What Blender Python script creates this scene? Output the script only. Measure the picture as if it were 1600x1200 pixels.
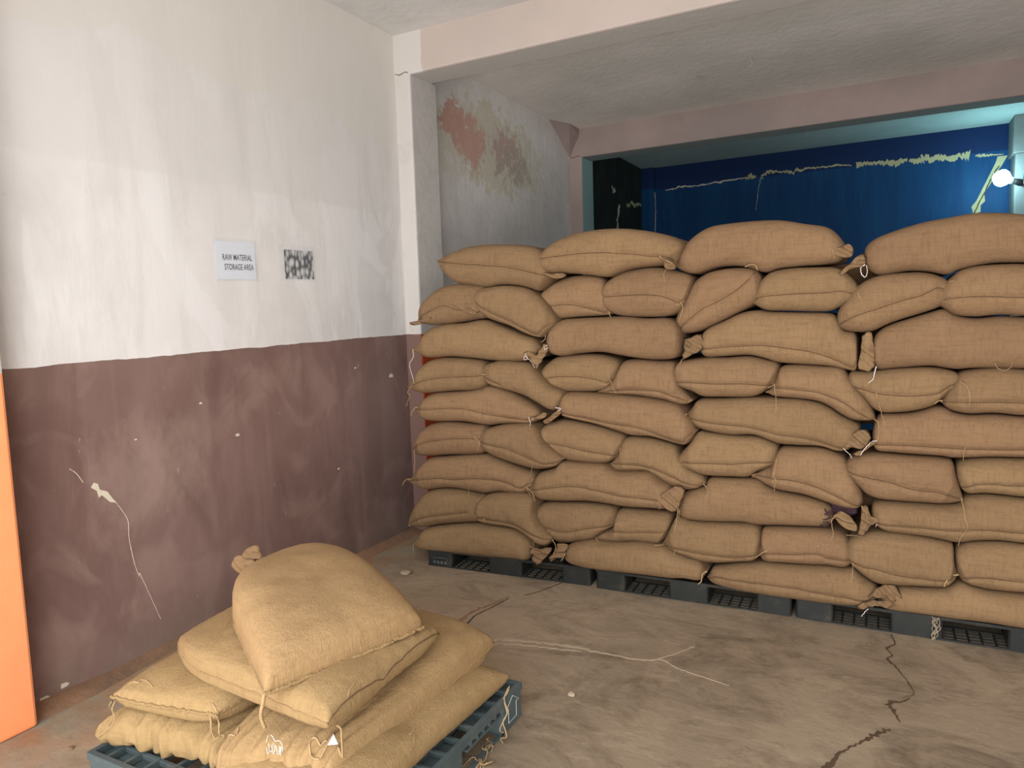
import bpy, bmesh, math, random
from math import pi, sin, cos, radians
from mathutils import Vector, Matrix, noise
for o in list(bpy.data.objects): bpy.data.objects.remove(o, do_unlink=True)
C = bpy.context.scene.collection
sc = bpy.context.scene

# ---------------------------------------------------------------- camera
PITCH, ROLL, YAW = radians(5.5), radians(1.8), radians(28.0)
fw = Vector((-sin(YAW)*cos(PITCH), cos(YAW)*cos(PITCH), -sin(PITCH)))
r0 = Vector((cos(YAW), sin(YAW), 0)); u0 = r0.cross(fw)
rt = cos(ROLL)*r0 - sin(ROLL)*u0; up = sin(ROLL)*r0 + cos(ROLL)*u0
cd = bpy.data.cameras.new('camera'); cam = bpy.data.objects.new('camera', cd); C.objects.link(cam)
cam.matrix_world = Matrix(((rt.x, up.x, -fw.x, 0), (rt.y, up.y, -fw.y, 0), (rt.z, up.z, -fw.z, 1.5), (0, 0, 0, 1)))
cd.sensor_width = 36; cd.lens = 25.2; cd.clip_start = .02
sc.camera = cam

# ---------------------------------------------------------------- light
sc.view_settings.view_transform = 'Standard'; sc.view_settings.look = 'None'
sc.view_settings.gamma = 1; sc.view_settings.use_curve_mapping = False
sc.view_settings.exposure = 0.08
wd = bpy.data.worlds.new('sky'); sc.world = wd; wd.use_nodes = True
wd.node_tree.nodes['Background'].inputs[0].default_value = (0.85, 0.92, 1.0, 1)
wd.node_tree.nodes['Background'].inputs[1].default_value = 0.6
def area(name, loc, rot, sx, sy, power, col):
    l = bpy.data.lights.new(name, 'AREA'); l.shape = 'RECTANGLE'; l.size = sx; l.size_y = sy; l.energy = power; l.color = col
    o = bpy.data.objects.new(name, l); C.objects.link(o); o.location = loc; o.rotation_euler = rot; return o
# daylight entering through the wide shutter opening behind the camera
area('daylight_entrance', (-.15, -.24, 1.48), (radians(90), 0, 0), 5.4, 2.85, 80, (0.89, 0.95, 1.0))
# added fill lamp outside the entrance, brightening the ceiling like bounce off the ground
area('ceiling_fill', (-.15, -1.7, 0.12), (radians(140), 0, 0), 5.4, 2.2, 490, (1.0, 0.985, 0.96))
area('near_floor_fill', (-.15, -2.7, 3.5), (radians(62), 0, 0), 5.6, 2.6, 240, (0.88, 0.95, 1.0))  # added sky-like fill lamp, brightening the near floor, orange pillar and front pile
sc.cycles.max_bounces = 8; sc.cycles.diffuse_bounces = 5
sc.cycles.use_denoising = True
sc.cycles.sample_clamp_indirect = 4

# ---------------------------------------------------------------- materials
def srgb(r, g, b):
    f = lambda c: (c/255/12.92) if c/255 <= .04045 else ((c/255+.055)/1.055)**2.4
    return (f(r), f(g), f(b), 1)
class N:
    def __init__(s, name, rough=.9):
        s.m = bpy.data.materials.new(name); s.m.use_nodes = True; s.t = s.m.node_tree
        s.b = s.t.nodes['Principled BSDF']; s.b.inputs['Roughness'].default_value = rough
        s.b.inputs['Specular IOR Level'].default_value = .25
        s.co = s.n('ShaderNodeTexCoord').outputs['Object']
    def n(s, t, **k):
        x = s.t.nodes.new(t)
        for a, v in k.items(): setattr(x, a, v)
        return x
    def put(s, sock, v):
        if isinstance(v, bpy.types.NodeSocket): s.t.links.new(v, sock)
        elif v is not None: sock.default_value = v
    def mapping(s, sc_=(1, 1, 1), loc=(0, 0, 0), co=None):
        m = s.n('ShaderNodeMapping'); s.put(m.inputs[0], co or s.co); m.inputs[1].default_value = loc; m.inputs[3].default_value = sc_; return m.outputs[0]
    def noise(s, scale=1, detail=4, rough=.55, st=(1, 1, 1), dist=0, loc=(0, 0, 0)):
        x = s.n('ShaderNodeTexNoise'); s.put(x.inputs['Vector'], s.mapping(st, loc)); x.inputs['Scale'].default_value = scale
        x.inputs['Detail'].default_value = detail; x.inputs['Roughness'].default_value = rough; x.inputs['Distortion'].default_value = dist
        return x.outputs[0]
    def math(s, op, a, b=None, c=None):
        x = s.n('ShaderNodeMath', operation=op); s.put(x.inputs[0], a)
        if b is not None: s.put(x.inputs[1], b)
        if c is not None: s.put(x.inputs[2], c)
        return x.outputs[0]
    def ramp(s, f, lo, hi, a=0., b=1.):
        x = s.n('ShaderNodeMapRange'); s.put(x.inputs[0], f); x.inputs[1].default_value = lo; x.inputs[2].default_value = hi
        x.inputs[3].default_value = a; x.inputs[4].default_value = b; return x.outputs[0]
    def mix(s, f, a, b, mode='MIX'):
        x = s.n('ShaderNodeMix', data_type='RGBA', blend_type=mode); s.put(x.inputs[0], f); s.put(x.inputs[6], a); s.put(x.inputs[7], b); return x.outputs[2]
    def xyz(s):
        x = s.n('ShaderNodeSeparateXYZ'); s.put(x.inputs[0], s.co); return x.outputs
    def bump(s, h, strength=.3, dist=.01):
        x = s.n('ShaderNodeBump'); x.inputs['Strength'].default_value = strength; x.inputs['Distance'].default_value = dist
        s.put(x.inputs['Height'], h); s.t.links.new(x.outputs[0], s.b.inputs['Normal'])
    def col(s, c): s.put(s.b.inputs['Base Color'], c); return s
def plaster(name, c1, c2, spots=None, sc_=1.0, bump=.35):
    m = N(name, .92)
    c = m.mix(m.ramp(m.noise(1.3*sc_, 6, .6), .35, .65), c1, c2)
    c = m.mix(m.ramp(m.noise(5*sc_, 5, .7, (1, 1, .35)), .45, .75, 0, .35), c, c2)
    if spots: c = m.mix(m.ramp(m.noise(9*sc_, 3, .6, loc=(3, 1, 2)), .68, .74, 0, .5), c, spots)
    m.col(c); m.bump(m.noise(14, 6, .6), bump, .012); return m
def dado(m, upper, d1, d2, z0, z1, ya, yb, streak=True):
    """upper paint above a slightly wavy painted line, dado paint below"""
    X, Y, Z = m.xyz()
    line = m.ramp(Y, ya, yb, z0, z1)
    wob = m.math('MULTIPLY', m.math('SUBTRACT', m.noise(7, 3), .5), .02)
    mask = m.math('LESS_THAN', m.math('SUBTRACT', Z, wob), line)
    low = m.mix(m.ramp(m.noise(1.6, 6, .6, (1, 1, .7), .6), .38, .66), d1, d2)
    low = m.mix(m.ramp(m.noise(7, 5, .65, (1, 1, .22), loc=(1, 5, 2)), .45, .72, 0, .5), low, d2)
    low = m.mix(m.ramp(m.noise(3.2, 4, .5, (1, 1, .8), 1.2, (7, 0, 3)), .50, .66, 0, .55), low, m.hi)
    low = m.mix(m.ramp(m.noise(9, 5, .6, (1, 1, .10), .2, (3, 3, 1)), .55, .72, 0, .35), low, m.hi)
    low = m.mix(m.ramp(m.noise(2.1, 4, .5, (1, 1, .25), 2.0, (2, 9, 3)), .52, .68, 0, .5), low, m.lo)
    low = m.mix(m.ramp(m.noise(26, 3, .7, (1, 1, .4), loc=(4, 4, 1)), .71, .76, 0, .55), low, srgb(190, 172, 160))
    low = m.mix(m.math('MULTIPLY', m.ramp(Z, 0, .22, .55, 0), m.ramp(m.noise(5, 5), .35, .6)), low, srgb(120, 108, 92))
    if streak:
        a = m.math('DIVIDE', m.math('SUBTRACT', Y, 2.08), .36); b = m.math('DIVIDE', m.math('SUBTRACT', Z, .86), .30)
        d = m.math('ADD', m.math('ADD', m.math('MULTIPLY', a, a), m.math('MULTIPLY', b, b)), m.math('MULTIPLY', m.noise(10, 7, .75, (1, 1, .5)), 2.2))
        low = m.mix(m.ramp(d, 1.0, 1.9, .42, 0), low, srgb(168, 142, 128))
    return m.mix(mask, upper, low)

WHITE1, WHITE2 = srgb(229, 223, 219), srgb(214, 208, 204)
def white_upper(m, far=False):
    c = m.mix(m.ramp(m.noise(.9, 6, .6), .38, .62), WHITE1, WHITE2)
    c = m.mix(m.ramp(m.noise(2.3, 4, .55, (1, 1, .3), 1.4, (2, 3, 4)), .52, .56, 0, .45), c, srgb(236, 231, 229))
    c = m.mix(m.ramp(m.noise(4.5, 6, .75, (1, 1, .28), .8, (5, 1, 4)), .52, .72, 0, .4), c, srgb(196, 189, 180))
    c = m.mix(m.ramp(m.noise(17, 5, .7, (1, .6, 1.3)), .69, .76, 0, .4), c, srgb(150, 142, 134))
    c = m.mix(m.ramp(m.noise(3.1, 5, .6, (1, 1, .18), .5, (8, 2, 6)), .60, .66, 0, .35), c, srgb(242, 238, 236))
    return c

m = N('white plaster above brown dado', .9); m.hi = srgb(150, 122, 112); m.lo = srgb(100, 75, 68)
up_ = white_upper(m)
X, Y, Z = m.xyz()
# the slightly yellower, older coat of paint left showing high on the wall
zb_ = m.math('ADD', Z, m.math('MULTIPLY', m.noise(3.5, 5, .6, (1, 1, .6)), .10))
up_ = m.mix(m.math('MULTIPLY', m.ramp(zb_, 2.225, 2.245), .55), up_, srgb(216, 210, 206))
up_ = m.mix(m.math('MULTIPLY', m.ramp(m.noise(8, 6, .7, (1, 1, .15), .3, (6, 6, 2)), .5, .7), .3), up_, srgb(198, 192, 186))
old = m.math('MULTIPLY', m.math('GREATER_THAN', m.math('ADD', Z, m.math('MULTIPLY', m.noise(1.7, 5, .6), .5)), 2.93), .55)
up_ = m.mix(old, up_, srgb(218, 211, 200))
m.col(dado(m, up_, srgb(118, 90, 82), srgb(136, 108, 100), 1.355, 1.39, 1.5, 4.04)); m.bump(m.noise(7, 7, .58, (1, 1, .5)), .22, .012)
M_WALL1 = m.m
m = N('stained plaster above orange dado', .9); m.hi = srgb(190, 90, 50); m.lo = srgb(150, 55, 25)
c = m.mix(m.ramp(m.noise(1.1, 6, .6), .4, .62), srgb(226, 218, 214), srgb(206, 200, 196))
c = m.mix(m.ramp(m.noise(6, 6, .7, (1, 1, .2)), .5, .75, 0, .4), c, srgb(184, 177, 172))
X, Y, Z = m.xyz()
def blob(m, Y, Z, cy, cz, ry, rz):
    a = m.math('DIVIDE', m.math('SUBTRACT', Y, cy), ry); b = m.math('DIVIDE', m.math('SUBTRACT', Z, cz), rz)
    return m.math('ADD', m.math('MULTIPLY', a, a), m.math('MULTIPLY', b, b))
nn = m.noise(10, 8, .82, (1, 1, .8), .2)
for cy, cz, ry, rz, col, th in ((5.35, 2.86, .95, .34, srgb(206, 198, 178), 1.0), (4.78, 2.98, .2, .17, srgb(200, 150, 136), .8), (5.02, 2.86, .24, .22, srgb(204, 156, 142), .8),
                                (5.65, 2.88, .36, .24, srgb(188, 156, 146), .6), (5.75, 2.80, .40, .24, srgb(178, 168, 156), .34)):
    d = blob(m, Y, Z, cy, cz, ry, rz)
    f = m.math('LESS_THAN', m.math('ADD', d, m.math('MULTIPLY', m.math('SUBTRACT', nn, .5), 6.5)), th)
    c = m.mix(m.math('MULTIPLY', f, .85), c, col)
m.col(dado(m, c, srgb(196, 80, 34), srgb(176, 70, 32), 1.39, 1.39, 4, 9, False)); m.bump(m.noise(12, 7, .65), .5, .012)
M_WALL2 = m.m
m = N('white over orange pillar paint', .85); m.hi = srgb(240, 150, 96); m.lo = srgb(226, 130, 74)
X, Y, Z = m.xyz()
m.col(m.mix(m.math('LESS_THAN', m.math('ADD', Z, m.math('MULTIPLY', m.noise(6, 3), .012)), 1.352), white_upper(m),
      m.mix(m.ramp(m.noise(3, 5), .35, .7), srgb(249, 156, 104), srgb(244, 146, 94)))); m.bump(m.noise(9, 6, .6), .25, .01)
M_PIL0 = m.m
m = N('pillar paint brown front orange side', .88); m.hi = srgb(134, 104, 95); m.lo = srgb(84, 60, 54)
X, Y, Z = m.xyz()
lowm = m.mix(m.math('LESS_THAN', Y, 4.056), m.mix(m.noise(8, 4), srgb(186, 78, 34), srgb(166, 62, 26)), m.mix(m.noise(8, 4), srgb(112, 85, 77), srgb(126, 98, 90)))
lowm = m.mix(m.math('LESS_THAN', m.math('ADD', m.math('MULTIPLY', m.math('SUBTRACT', m.noise(5, 3), .5), .02), X), -2.848), lowm, lowm)
m.col(m.mix(m.math('LESS_THAN', m.math('ADD', Z, m.math('MULTIPLY', m.noise(8, 3), .012)), 1.397), m.mix(m.ramp(m.noise(7, 6, .7), .5, .7, 0, .5), srgb(198, 191, 185), srgb(178, 170, 163)), lowm))
m.bump(m.noise(16, 6, .65), .4, .012); M_PIL1 = m.m
m = N('pillar paint cream front teal side', .88)
X, Y, Z = m.xyz()
m.col(m.mix(m.math('LESS_THAN', Y, 7.02), srgb(150, 178, 176), m.mix(m.noise(4, 5), srgb(178, 158, 150), srgb(158, 142, 136)))); m.bump(m.noise(16, 5), .25, .01)
M_PIL2 = m.m
def beam_mat(name, ca, cb, cu, yfront, end=None):
    m = N(name, .9); X, Y, Z = m.xyz()
    c = m.mix(m.ramp(m.noise(1.2, 6, .6), .4, .6), ca, cb)
    if end: c = m.mix(m.math('LESS_THAN', m.math('ADD', X, m.math('MULTIPLY', m.noise(6, 4), .05)), end), c, srgb(200, 193, 187))
    m.col(m.mix(m.math('LESS_THAN', Y, yfront), cu, c)); m.bump(m.noise(12, 6, .6), .3, .012); return m.m
M_BEAM1 = beam_mat('pale pink beam paint', srgb(188, 172, 163), srgb(181, 167, 158), srgb(190, 184, 176), 4.07, -2.72)
M_BEAM2 = beam_mat('lilac cream beam paint', srgb(166, 146, 140), srgb(150, 134, 128), srgb(140, 152, 150), 7.03)
m = plaster('grey blotched ceiling', srgb(216, 212, 208), srgb(198, 195, 190), srgb(176, 172, 166)); M_CEIL = m.m
m = plaster('ceiling second bay', srgb(238, 230, 222), srgb(218, 212, 203), srgb(190, 184, 172)); M_CEIL2 = m.m
m = plaster('teal grey ceiling', srgb(190, 206, 204), srgb(170, 190, 188), srgb(150, 170, 170)); M_CEIL3 = m.m
m = plaster('bare white wall', srgb(206, 200, 194), srgb(186, 180, 174)); M_WHITE = m.m
m = plaster('grey pillar paint', srgb(140, 142, 142), srgb(120, 124, 124)); M_GREY = m.m
m = N('near black painted wall', .8); m.col(m.mix(m.ramp(m.noise(5, 6, .7, (1, 1, .3)), .45, .75), srgb(36, 40, 36), srgb(60, 62, 56))); m.bump(m.noise(15, 5), .3, .01); M_BLACK = m.m
m = N('deep blue painted wall', .62)
c = m.mix(m.ramp(m.noise(6, 7, .7, (1, 1, .12)), .4, .7), srgb(4, 60, 108), srgb(6, 76, 122))
c = m.mix(m.ramp(m.noise(11, 6, .7, (1.4, 1, .1), loc=(3, 3, 3)), .60, .8, 0, .5), c, srgb(20, 106, 142))
X, Y, Z = m.xyz()
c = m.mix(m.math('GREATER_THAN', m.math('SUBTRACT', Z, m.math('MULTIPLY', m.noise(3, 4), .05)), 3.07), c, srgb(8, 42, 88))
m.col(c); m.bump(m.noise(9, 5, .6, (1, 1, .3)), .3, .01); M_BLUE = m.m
m = N('worn dusty concrete floor', .72)
c = m.mix(m.ramp(m.noise(.75, 7, .62, loc=(4, 2, 0)), .36, .64), srgb(138, 120, 99), srgb(160, 140, 116))
c = m.mix(m.ramp(m.noise(2.6, 8, .74, (.8, 1.2, 1), .8), .46, .66, 0, .85), c, srgb(100, 83, 67))
c = m.mix(m.ramp(m.noise(1.5, 6, .66, (.8, 1.2, 1), 1.0, (9, 2, 1)), .52, .68, 0, .6), c, srgb(172, 150, 124))
c = m.mix(m.ramp(m.noise(6.5, 7, .76, (.8, 1.3, 1), .3, (1, 7, 2)), .56, .72, 0, .6), c, srgb(84, 69, 56))
c = m.mix(m.ramp(m.noise(16, 6, .75, (.6, 1.4, 1), .6, (4, 4, 2)), .52, .7, 0, .35), c, srgb(182, 160, 134))
c = m.mix(m.ramp(m.noise(30, 4, .7), .66, .74, 0, .4), c, srgb(196, 178, 154))
X, Y, Z = m.xyz()
nr = m.math('ADD', X, m.math('MULTIPLY', m.math('SUBTRACT', m.noise(3, 6, .7, (1, .5, 1)), .5), .5))
c = m.mix(m.ramp(nr, -2.92, -2.45, .85, 0), c, m.mix(m.ramp(m.noise(6, 4), .4, .6), srgb(160, 122, 90), srgb(150, 142, 122)))
m.col(c); m.bump(m.noise(22, 7, .7, (.7, 1.2, 1)), .3, .008); M_FLOOR = m.m
m = N('floor crack dark', .95); m.col(m.mix(m.noise(30), srgb(72, 56, 42), srgb(98, 77, 58))); M_CRACK = m.m
m = N('pale mortar crack', .95); m.col(m.mix(m.noise(40), srgb(184, 164, 140), srgb(150, 132, 110))); M_PALE = m.m
m = N('chipped wall plaster', .95); m.col(m.mix(m.noise(30), srgb(226, 214, 192), srgb(200, 186, 162))); M_CHIP = m.m
m = N('bare yellow plaster', .95); m.col(m.mix(m.noise(18, 5), srgb(206, 194, 150), srgb(172, 162, 128))); M_YEL = m.m
m = N('reddish dirt', .98); m.col(m.mix(m.ramp(m.noise(4, 6, .7), .35, .65), srgb(150, 112, 84), srgb(116, 94, 76))); m.bump(m.noise(30, 6), .5, .01); M_DIRT = m.m

def jute(name, base, light, dark):
    m = N(name, .93)
    geo = m.n('ShaderNodeObjectInfo').outputs['Random']
    off = m.n('ShaderNodeVectorMath', operation='ADD'); m.put(off.inputs[0], m.co)
    cx = m.n('ShaderNodeCombineXYZ'); m.put(cx.inputs[0], m.math('MULTIPLY', geo, 37.)); m.put(cx.inputs[1], m.math('MULTIPLY', geo, 11.)); m.t.links.new(cx.outputs[0], off.inputs[1])
    m.co = off.outputs[0]
    c = m.mix(m.ramp(m.noise(2.5, 4, .5), .3, .7, 0, .7), base, light)
    c = m.mix(m.ramp(m.noise(90, 3, .6, (1, 1, .12)), .42, .7, 0, .4), c, light)
    c = m.mix(m.ramp(m.noise(90, 3, .6, (1, 1, .12), loc=(2, 8, 5)), .5, .72, 0, .35), c, dark)
    c = m.mix(m.ramp(m.noise(90, 3, .6, (.12, .12, 1), loc=(5, 5, 5)), .48, .72, 0, .28), c, dark)
    c = m.mix(m.ramp(m.noise(38, 3, .6, loc=(1, 1, 7)), .70, .76, 0, .55), c, dark)
    hsv = m.n('ShaderNodeHueSaturation'); m.put(hsv.inputs['Color'], c)
    m.put(hsv.inputs['Value'], m.ramp(geo, 0, 1, .93, 1.06)); m.put(hsv.inputs['Hue'], m.ramp(m.math('FRACT', m.math('MULTIPLY', geo, 7.3)), 0, 1, .496, .504))
    m.col(hsv.outputs[0])
    w = m.math('ADD', m.noise(170, 2, .5, (1, 1, .25)), m.noise(170, 2, .5, (.25, .25, 1), loc=(3, 0, 0)))
    m.bump(m.math('ADD', w, m.math('MULTIPLY', m.noise(16, 3, .5), .5)), .5, .0035)
    return m.m
M_JUTE = jute('jute sacking', srgb(120, 93, 66), srgb(134, 105, 75), srgb(89, 66, 45))
M_JUTE_LIT = jute('jute sacking lit copy', srgb(147, 118, 80), srgb(160, 130, 91), srgb(120, 92, 61))  # same jute painted lighter, as the front pile stands in more light
m = N('jute seam thread', .95); m.col(m.mix(m.noise(60), srgb(106, 80, 54), srgb(80, 58, 40))); M_SEAM = m.m
m = N('jute twine', .95); m.col(m.mix(m.noise(60), srgb(182, 152, 112), srgb(154, 124, 88))); M_TWINE = m.m
m = N('white twine', .8); m.col(srgb(226, 214, 204)); M_WTWINE = m.m
m = N('purple printed ink', .8); m.col(srgb(58, 38, 44)); M_INK = m.m
def plastic(name, a, b, dust):
    m = N(name, .55); c = m.mix(m.ramp(m.noise(6, 5), .35, .7), a, b)
    c = m.mix(m.ramp(m.noise(11, 6, .75), .52, .72, 0, .6), c, dust)
    m.col(c); m.bump(m.noise(20, 4), .15, .004); return m.m
M_PALB = plastic('black dusty pallet plastic', srgb(34, 35, 33), srgb(42, 42, 39), srgb(78, 70, 58))
M_PALG = plastic('grey blue pallet plastic', srgb(82, 92, 92), srgb(70, 79, 80), srgb(118, 114, 102))
m = N('printed mark', .8); m.col(srgb(170, 174, 168)); M_MARK = m.m
m = N('paper sheet', .6); m.col(srgb(222, 223, 228)); M_PAPER = m.m
m = N('black print', .8); m.col(srgb(30, 28, 30)); M_PRINT = m.m
m = N('white paper scrap', .6); m.col(srgb(246, 244, 246)); M_SCRAP = m.m
m = N('clear sleeve', .12); m.b.inputs['Alpha'].default_value = .07; m.col(srgb(236, 240, 244)); m.b.inputs['Specular IOR Level'].default_value = .5; M_SLEEVE = m.m
m = N('printed photograph of nuts', .5)
v = m.n('ShaderNodeTexVoronoi'); m.put(v.inputs['Vector'], m.mapping((1, 1, .55), co=m.n('ShaderNodeTexCoord').outputs['Object'])); v.inputs['Scale'].default_value = 40; v.inputs['Randomness'].default_value = .9
r = m.n('ShaderNodeValToRGB'); m.t.links.new(v.outputs['Distance'], r.inputs[0])
e = r.color_ramp.elements; e[0].position = 0; e[0].color = srgb(236, 233, 230); e[1].position = .66; e[1].color = srgb(34, 30, 28)
q = r.color_ramp.elements.new(.36); q.color = srgb(190, 185, 181)
m.col(r.outputs[0]); M_NUTS = m.m
m = N('dark metal', .5); m.col(srgb(70, 72, 74)); m.b.inputs['Metallic'].default_value = .6; M_METAL = m.m
m = N('white lamp plastic', .4); m.col(srgb(190, 200, 205)); M_LAMPB = m.m
m = N('lit bulb', .4); m.col(srgb(240, 250, 255)); m.b.inputs['Emission Color'].default_value = (.47, .90, .97, 1); m.b.inputs['Emission Strength'].default_value = 80; M_BULB = m.m

# ---------------------------------------------------------------- helpers
def link(name, me, mat, parent=None):
    o = bpy.data.objects.new(name, me); C.objects.link(o)
    if mat: me.materials.append(mat)
    if parent is not None: o.parent = parent
    return o
def obj(name, bm, mat, parent=None, smooth=False):
    me = bpy.data.meshes.new(name); bm.normal_update(); bm.to_mesh(me); bm.free()
    if smooth:
        for p in me.polygons: p.use_smooth = True
    return link(name, me, mat, parent)
def empty(name, loc=(0, 0, 0)):
    o = bpy.data.objects.new(name, None); C.objects.link(o); o.location = loc; o.empty_display_size = .1; return o
def tag(o, label=None, cat=None, group=None, kind=None):
    for k, v in (('label', label), ('category', cat), ('group', group), ('kind', kind)):
        if v: o[k] = v
    return o
def box(bm, x0, x1, y0, y1, z0, z1):
    v = [bm.verts.new(p) for p in ((x0, y0, z0), (x1, y0, z0), (x1, y1, z0), (x0, y1, z0), (x0, y0, z1), (x1, y0, z1), (x1, y1, z1), (x0, y1, z1))]
    for f in ((0, 3, 2, 1), (4, 5, 6, 7), (0, 1, 5, 4), (1, 2, 6, 5), (2, 3, 7, 6), (3, 0, 4, 7)): bm.faces.new([v[i] for i in f])
def struct(name, boxes, mat, bevel=0, parent=None):
    bm = bmesh.new()
    for b in boxes: box(bm, *b)
    if bevel: bmesh.ops.bevel(bm, geom=list(bm.edges), offset=bevel, segments=2, affect='EDGES', profile=.5)
    o = obj(name, bm, mat, parent)
    if parent is None: o['kind'] = 'structure'
    return o
def catmull(P, n=8):
    P = [Vector(p) for p in P]
    if len(P) < 3: return [P[0].lerp(P[-1], i/n) for i in range(n+1)]
    Q = [2*P[0]-P[1]] + P + [2*P[-1]-P[-2]]; out = []
    for i in range(1, len(Q)-2):
        a, b, c, d = Q[i-1], Q[i], Q[i+1], Q[i+2]
        for k in range(n):
            t = k/n
            out.append(.5*((2*b)+(c-a)*t+(2*a-5*b+4*c-d)*t*t+(3*b-a-3*c+d)*t**3))
    out.append(P[-1]); return out
def resample(P, n):
    L = [0]
    for a, b in zip(P, P[1:]): L.append(L[-1]+(b-a).length)
    out = []; j = 0
    for i in range(n):
        d = L[-1]*i/(n-1)
        while j < len(P)-2 and L[j+1] < d: j += 1
        seg = L[j+1]-L[j]; out.append(P[j].lerp(P[j+1], 0 if seg < 1e-9 else (d-L[j])/seg))
    return out
def tube(bm, P, r, seg=6, taper=False):
    rings = []; prev = Vector((0, 0, 1))
    for i, p in enumerate(P):
        t = (P[min(i+1, len(P)-1)]-P[max(i-1, 0)])
        if t.length < 1e-9: t = Vector((0, 0, 1))
        t.normalize(); a = t.cross(Vector((.3, 1, .2))).normalized(); b = t.cross(a)
        rr = r*(1-.4*i/len(P)) if taper else r
        rings.append([bm.verts.new(p+rr*(cos(2*pi*k/seg)*a+sin(2*pi*k/seg)*b)) for k in range(seg)])
    for A, B in zip(rings, rings[1:]):
        for k in range(seg): bm.faces.new((A[k], A[(k+1) % seg], B[(k+1) % seg], B[k]))
    bm.faces.new(rings[0][::-1]); bm.faces.new(rings[-1])
def ribbon(name, pts, w, mat, parent, nrm, jag=.5, seed=0):
    """thin irregular strip on a surface: pts 3D, nrm surface normal"""
    rnd = random.Random(seed); P = catmull(pts, 9); nrm = Vector(nrm); bm = bmesh.new(); prev = None
    ws = w if isinstance(w, (list, tuple)) else [w]*len(pts)
    for i, p in enumerate(P):
        t = P[min(i+1, len(P)-1)]-P[max(i-1, 0)]; s = t.cross(nrm).normalized()
        f = i/(len(P)-1)*(len(ws)-1); k = min(int(f), len(ws)-2) if len(ws) > 1 else 0
        ww = ws[k]*(1-f+k)+ws[k+1]*(f-k) if len(ws) > 1 else ws[0]
        ph = Vector((seed*3.1, 0, 0)); fr = 1.2/max(.004, ww)
        j = s*ww*jag*(noise.noise(p*fr*.35+ph)*1.1+(rnd.random()-.5)*.35)
        wa, wb = .5+jag*.7*noise.noise(p*fr*.6+ph*2), .5+jag*.7*noise.noise(p*fr*.6+ph*3)
        a = p+j+s*ww*max(.12, wa); b = p+j-s*ww*max(.12, wb)
        row = [bm.verts.new(a), bm.verts.new(a+nrm*.0015), bm.verts.new(b+nrm*.0015), bm.verts.new(b)]
        if prev:
            for q in range(3): bm.faces.new((prev[q], row[q], row[q+1], prev[q+1]))
        prev = row
    return obj(name, bm, mat, parent)
def patch(name, poly, mat, parent, nrm, seed=0, t=.002):
    bm = bmesh.new(); nrm = Vector(nrm)
    vs = [bm.verts.new(Vector(p)+nrm*t) for p in poly]; f = bm.faces.new(vs)
    r = bmesh.ops.extrude_face_region(bm, geom=[f])
    for v in r['geom']:
        if isinstance(v, bmesh.types.BMVert): v.co -= nrm*t
    bmesh.ops.recalc_face_normals(bm, faces=bm.faces)
    return obj(name, bm, mat, parent)

# ---------------------------------------------------------------- room
WX = -2.97
floor_ = struct('floor', [(-3.2, 3.6, -5.0, 9.8, -.12, 0)], M_FLOOR)
struct('ceiling', [(-3.2, 3.6, -.46, 4.2, 3.37, 3.5)], M_CEIL)
struct('ceiling.001', [(-3.2, 3.6, 4.2, 7.15, 3.37, 3.5)], M_CEIL2)
struct('ceiling.002', [(-3.2, 3.6, 7.15, 9.8, 3.37, 3.5)], M_CEIL3)
wall1 = struct('wall_left', [(-3.2, WX, -.46, 4.06, 0, 3.37)], M_WALL1)
wall2 = struct('wall_left.001', [(-3.2, WX, 4.06, 7.02, 0, 3.37)], M_WALL2)
wall3 = struct('wall_left.002', [(-3.2, WX, 7.02, 9.8, 0, 3.37)], M_BLACK)
wallb = struct('wall_back', [(-2.97, 3.6, 9.47, 9.8, 0, 3.37)], M_BLUE)
struct('wall_right', [(3.4, 3.6, -.46, 9.47, 0, 3.37)], M_WHITE)
struct('wall_front', [(-2.97, -2.88, -.46, -.26, 0, 3.37), (2.6, 3.4, -.46, -.26, 0, 3.37), (-2.88, 2.6, -.46, -.26, 2.94, 3.37)], M_WHITE)
struct('trim_1', [(WX-.02, -2.848, 1.09, 1.43, 0, 3.37)], M_PIL0, .012)
struct('trim_2', [(WX-.02, -2.848, 4.052, 4.37, 0, 3.12)], M_PIL1, .012)
struct('trim_3', [(WX-.02, -2.84, 7.012, 7.33, 0, 3.12)], M_PIL2, .01)
struct('trim_4', [(WX-.02, -2.80, 9.41, 9.6, 0, 3.37)], M_BLUE, .01)
m0 = beam_mat('cream beam paint near', srgb(222, 206, 196), srgb(210, 194, 184), srgb(196, 184, 176), 1.1)
struct('trim_5', [(-2.99, 3.42, 1.09, 1.41, 3.10, 3.40)], m0, .012)
struct('trim_6', [(-2.99, 3.42, 4.05, 4.30, 3.105, 3.40)], M_BEAM1, .014)
struct('trim_7', [(-2.99, 3.42, 7.01, 7.27, 3.085, 3.40)], M_BEAM2, .012)
struct('trim_8', [(1.09, 1.42, 9.1, 9.5, 0, 2.99), (1.065, 1.45, 9.08, 9.5, 2.99, 3.37)], M_GREY, .01)
# plaster haunch where the second beam meets the left wall
bm = bmesh.new(); tri = [(6.50, 3.372), (7.03, 3.372), (7.03, 3.08)]
A = [bm.verts.new((-2.975, y, z)) for y, z in tri]; Bv = [bm.verts.new((-2.86, y, z)) for y, z in ((6.75, 3.372), (7.03, 3.372), (7.03, 3.30))]
bm.faces.new(A[::-1]); bm.faces.new(Bv)
for i in range(3): bm.faces.new((A[i], A[(i+1) % 3], Bv[(i+1) % 3], Bv[i]))
bmesh.ops.recalc_face_normals(bm, faces=bm.faces)
obj('trim_9', bm, M_BEAM2)['kind'] = 'structure'
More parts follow.
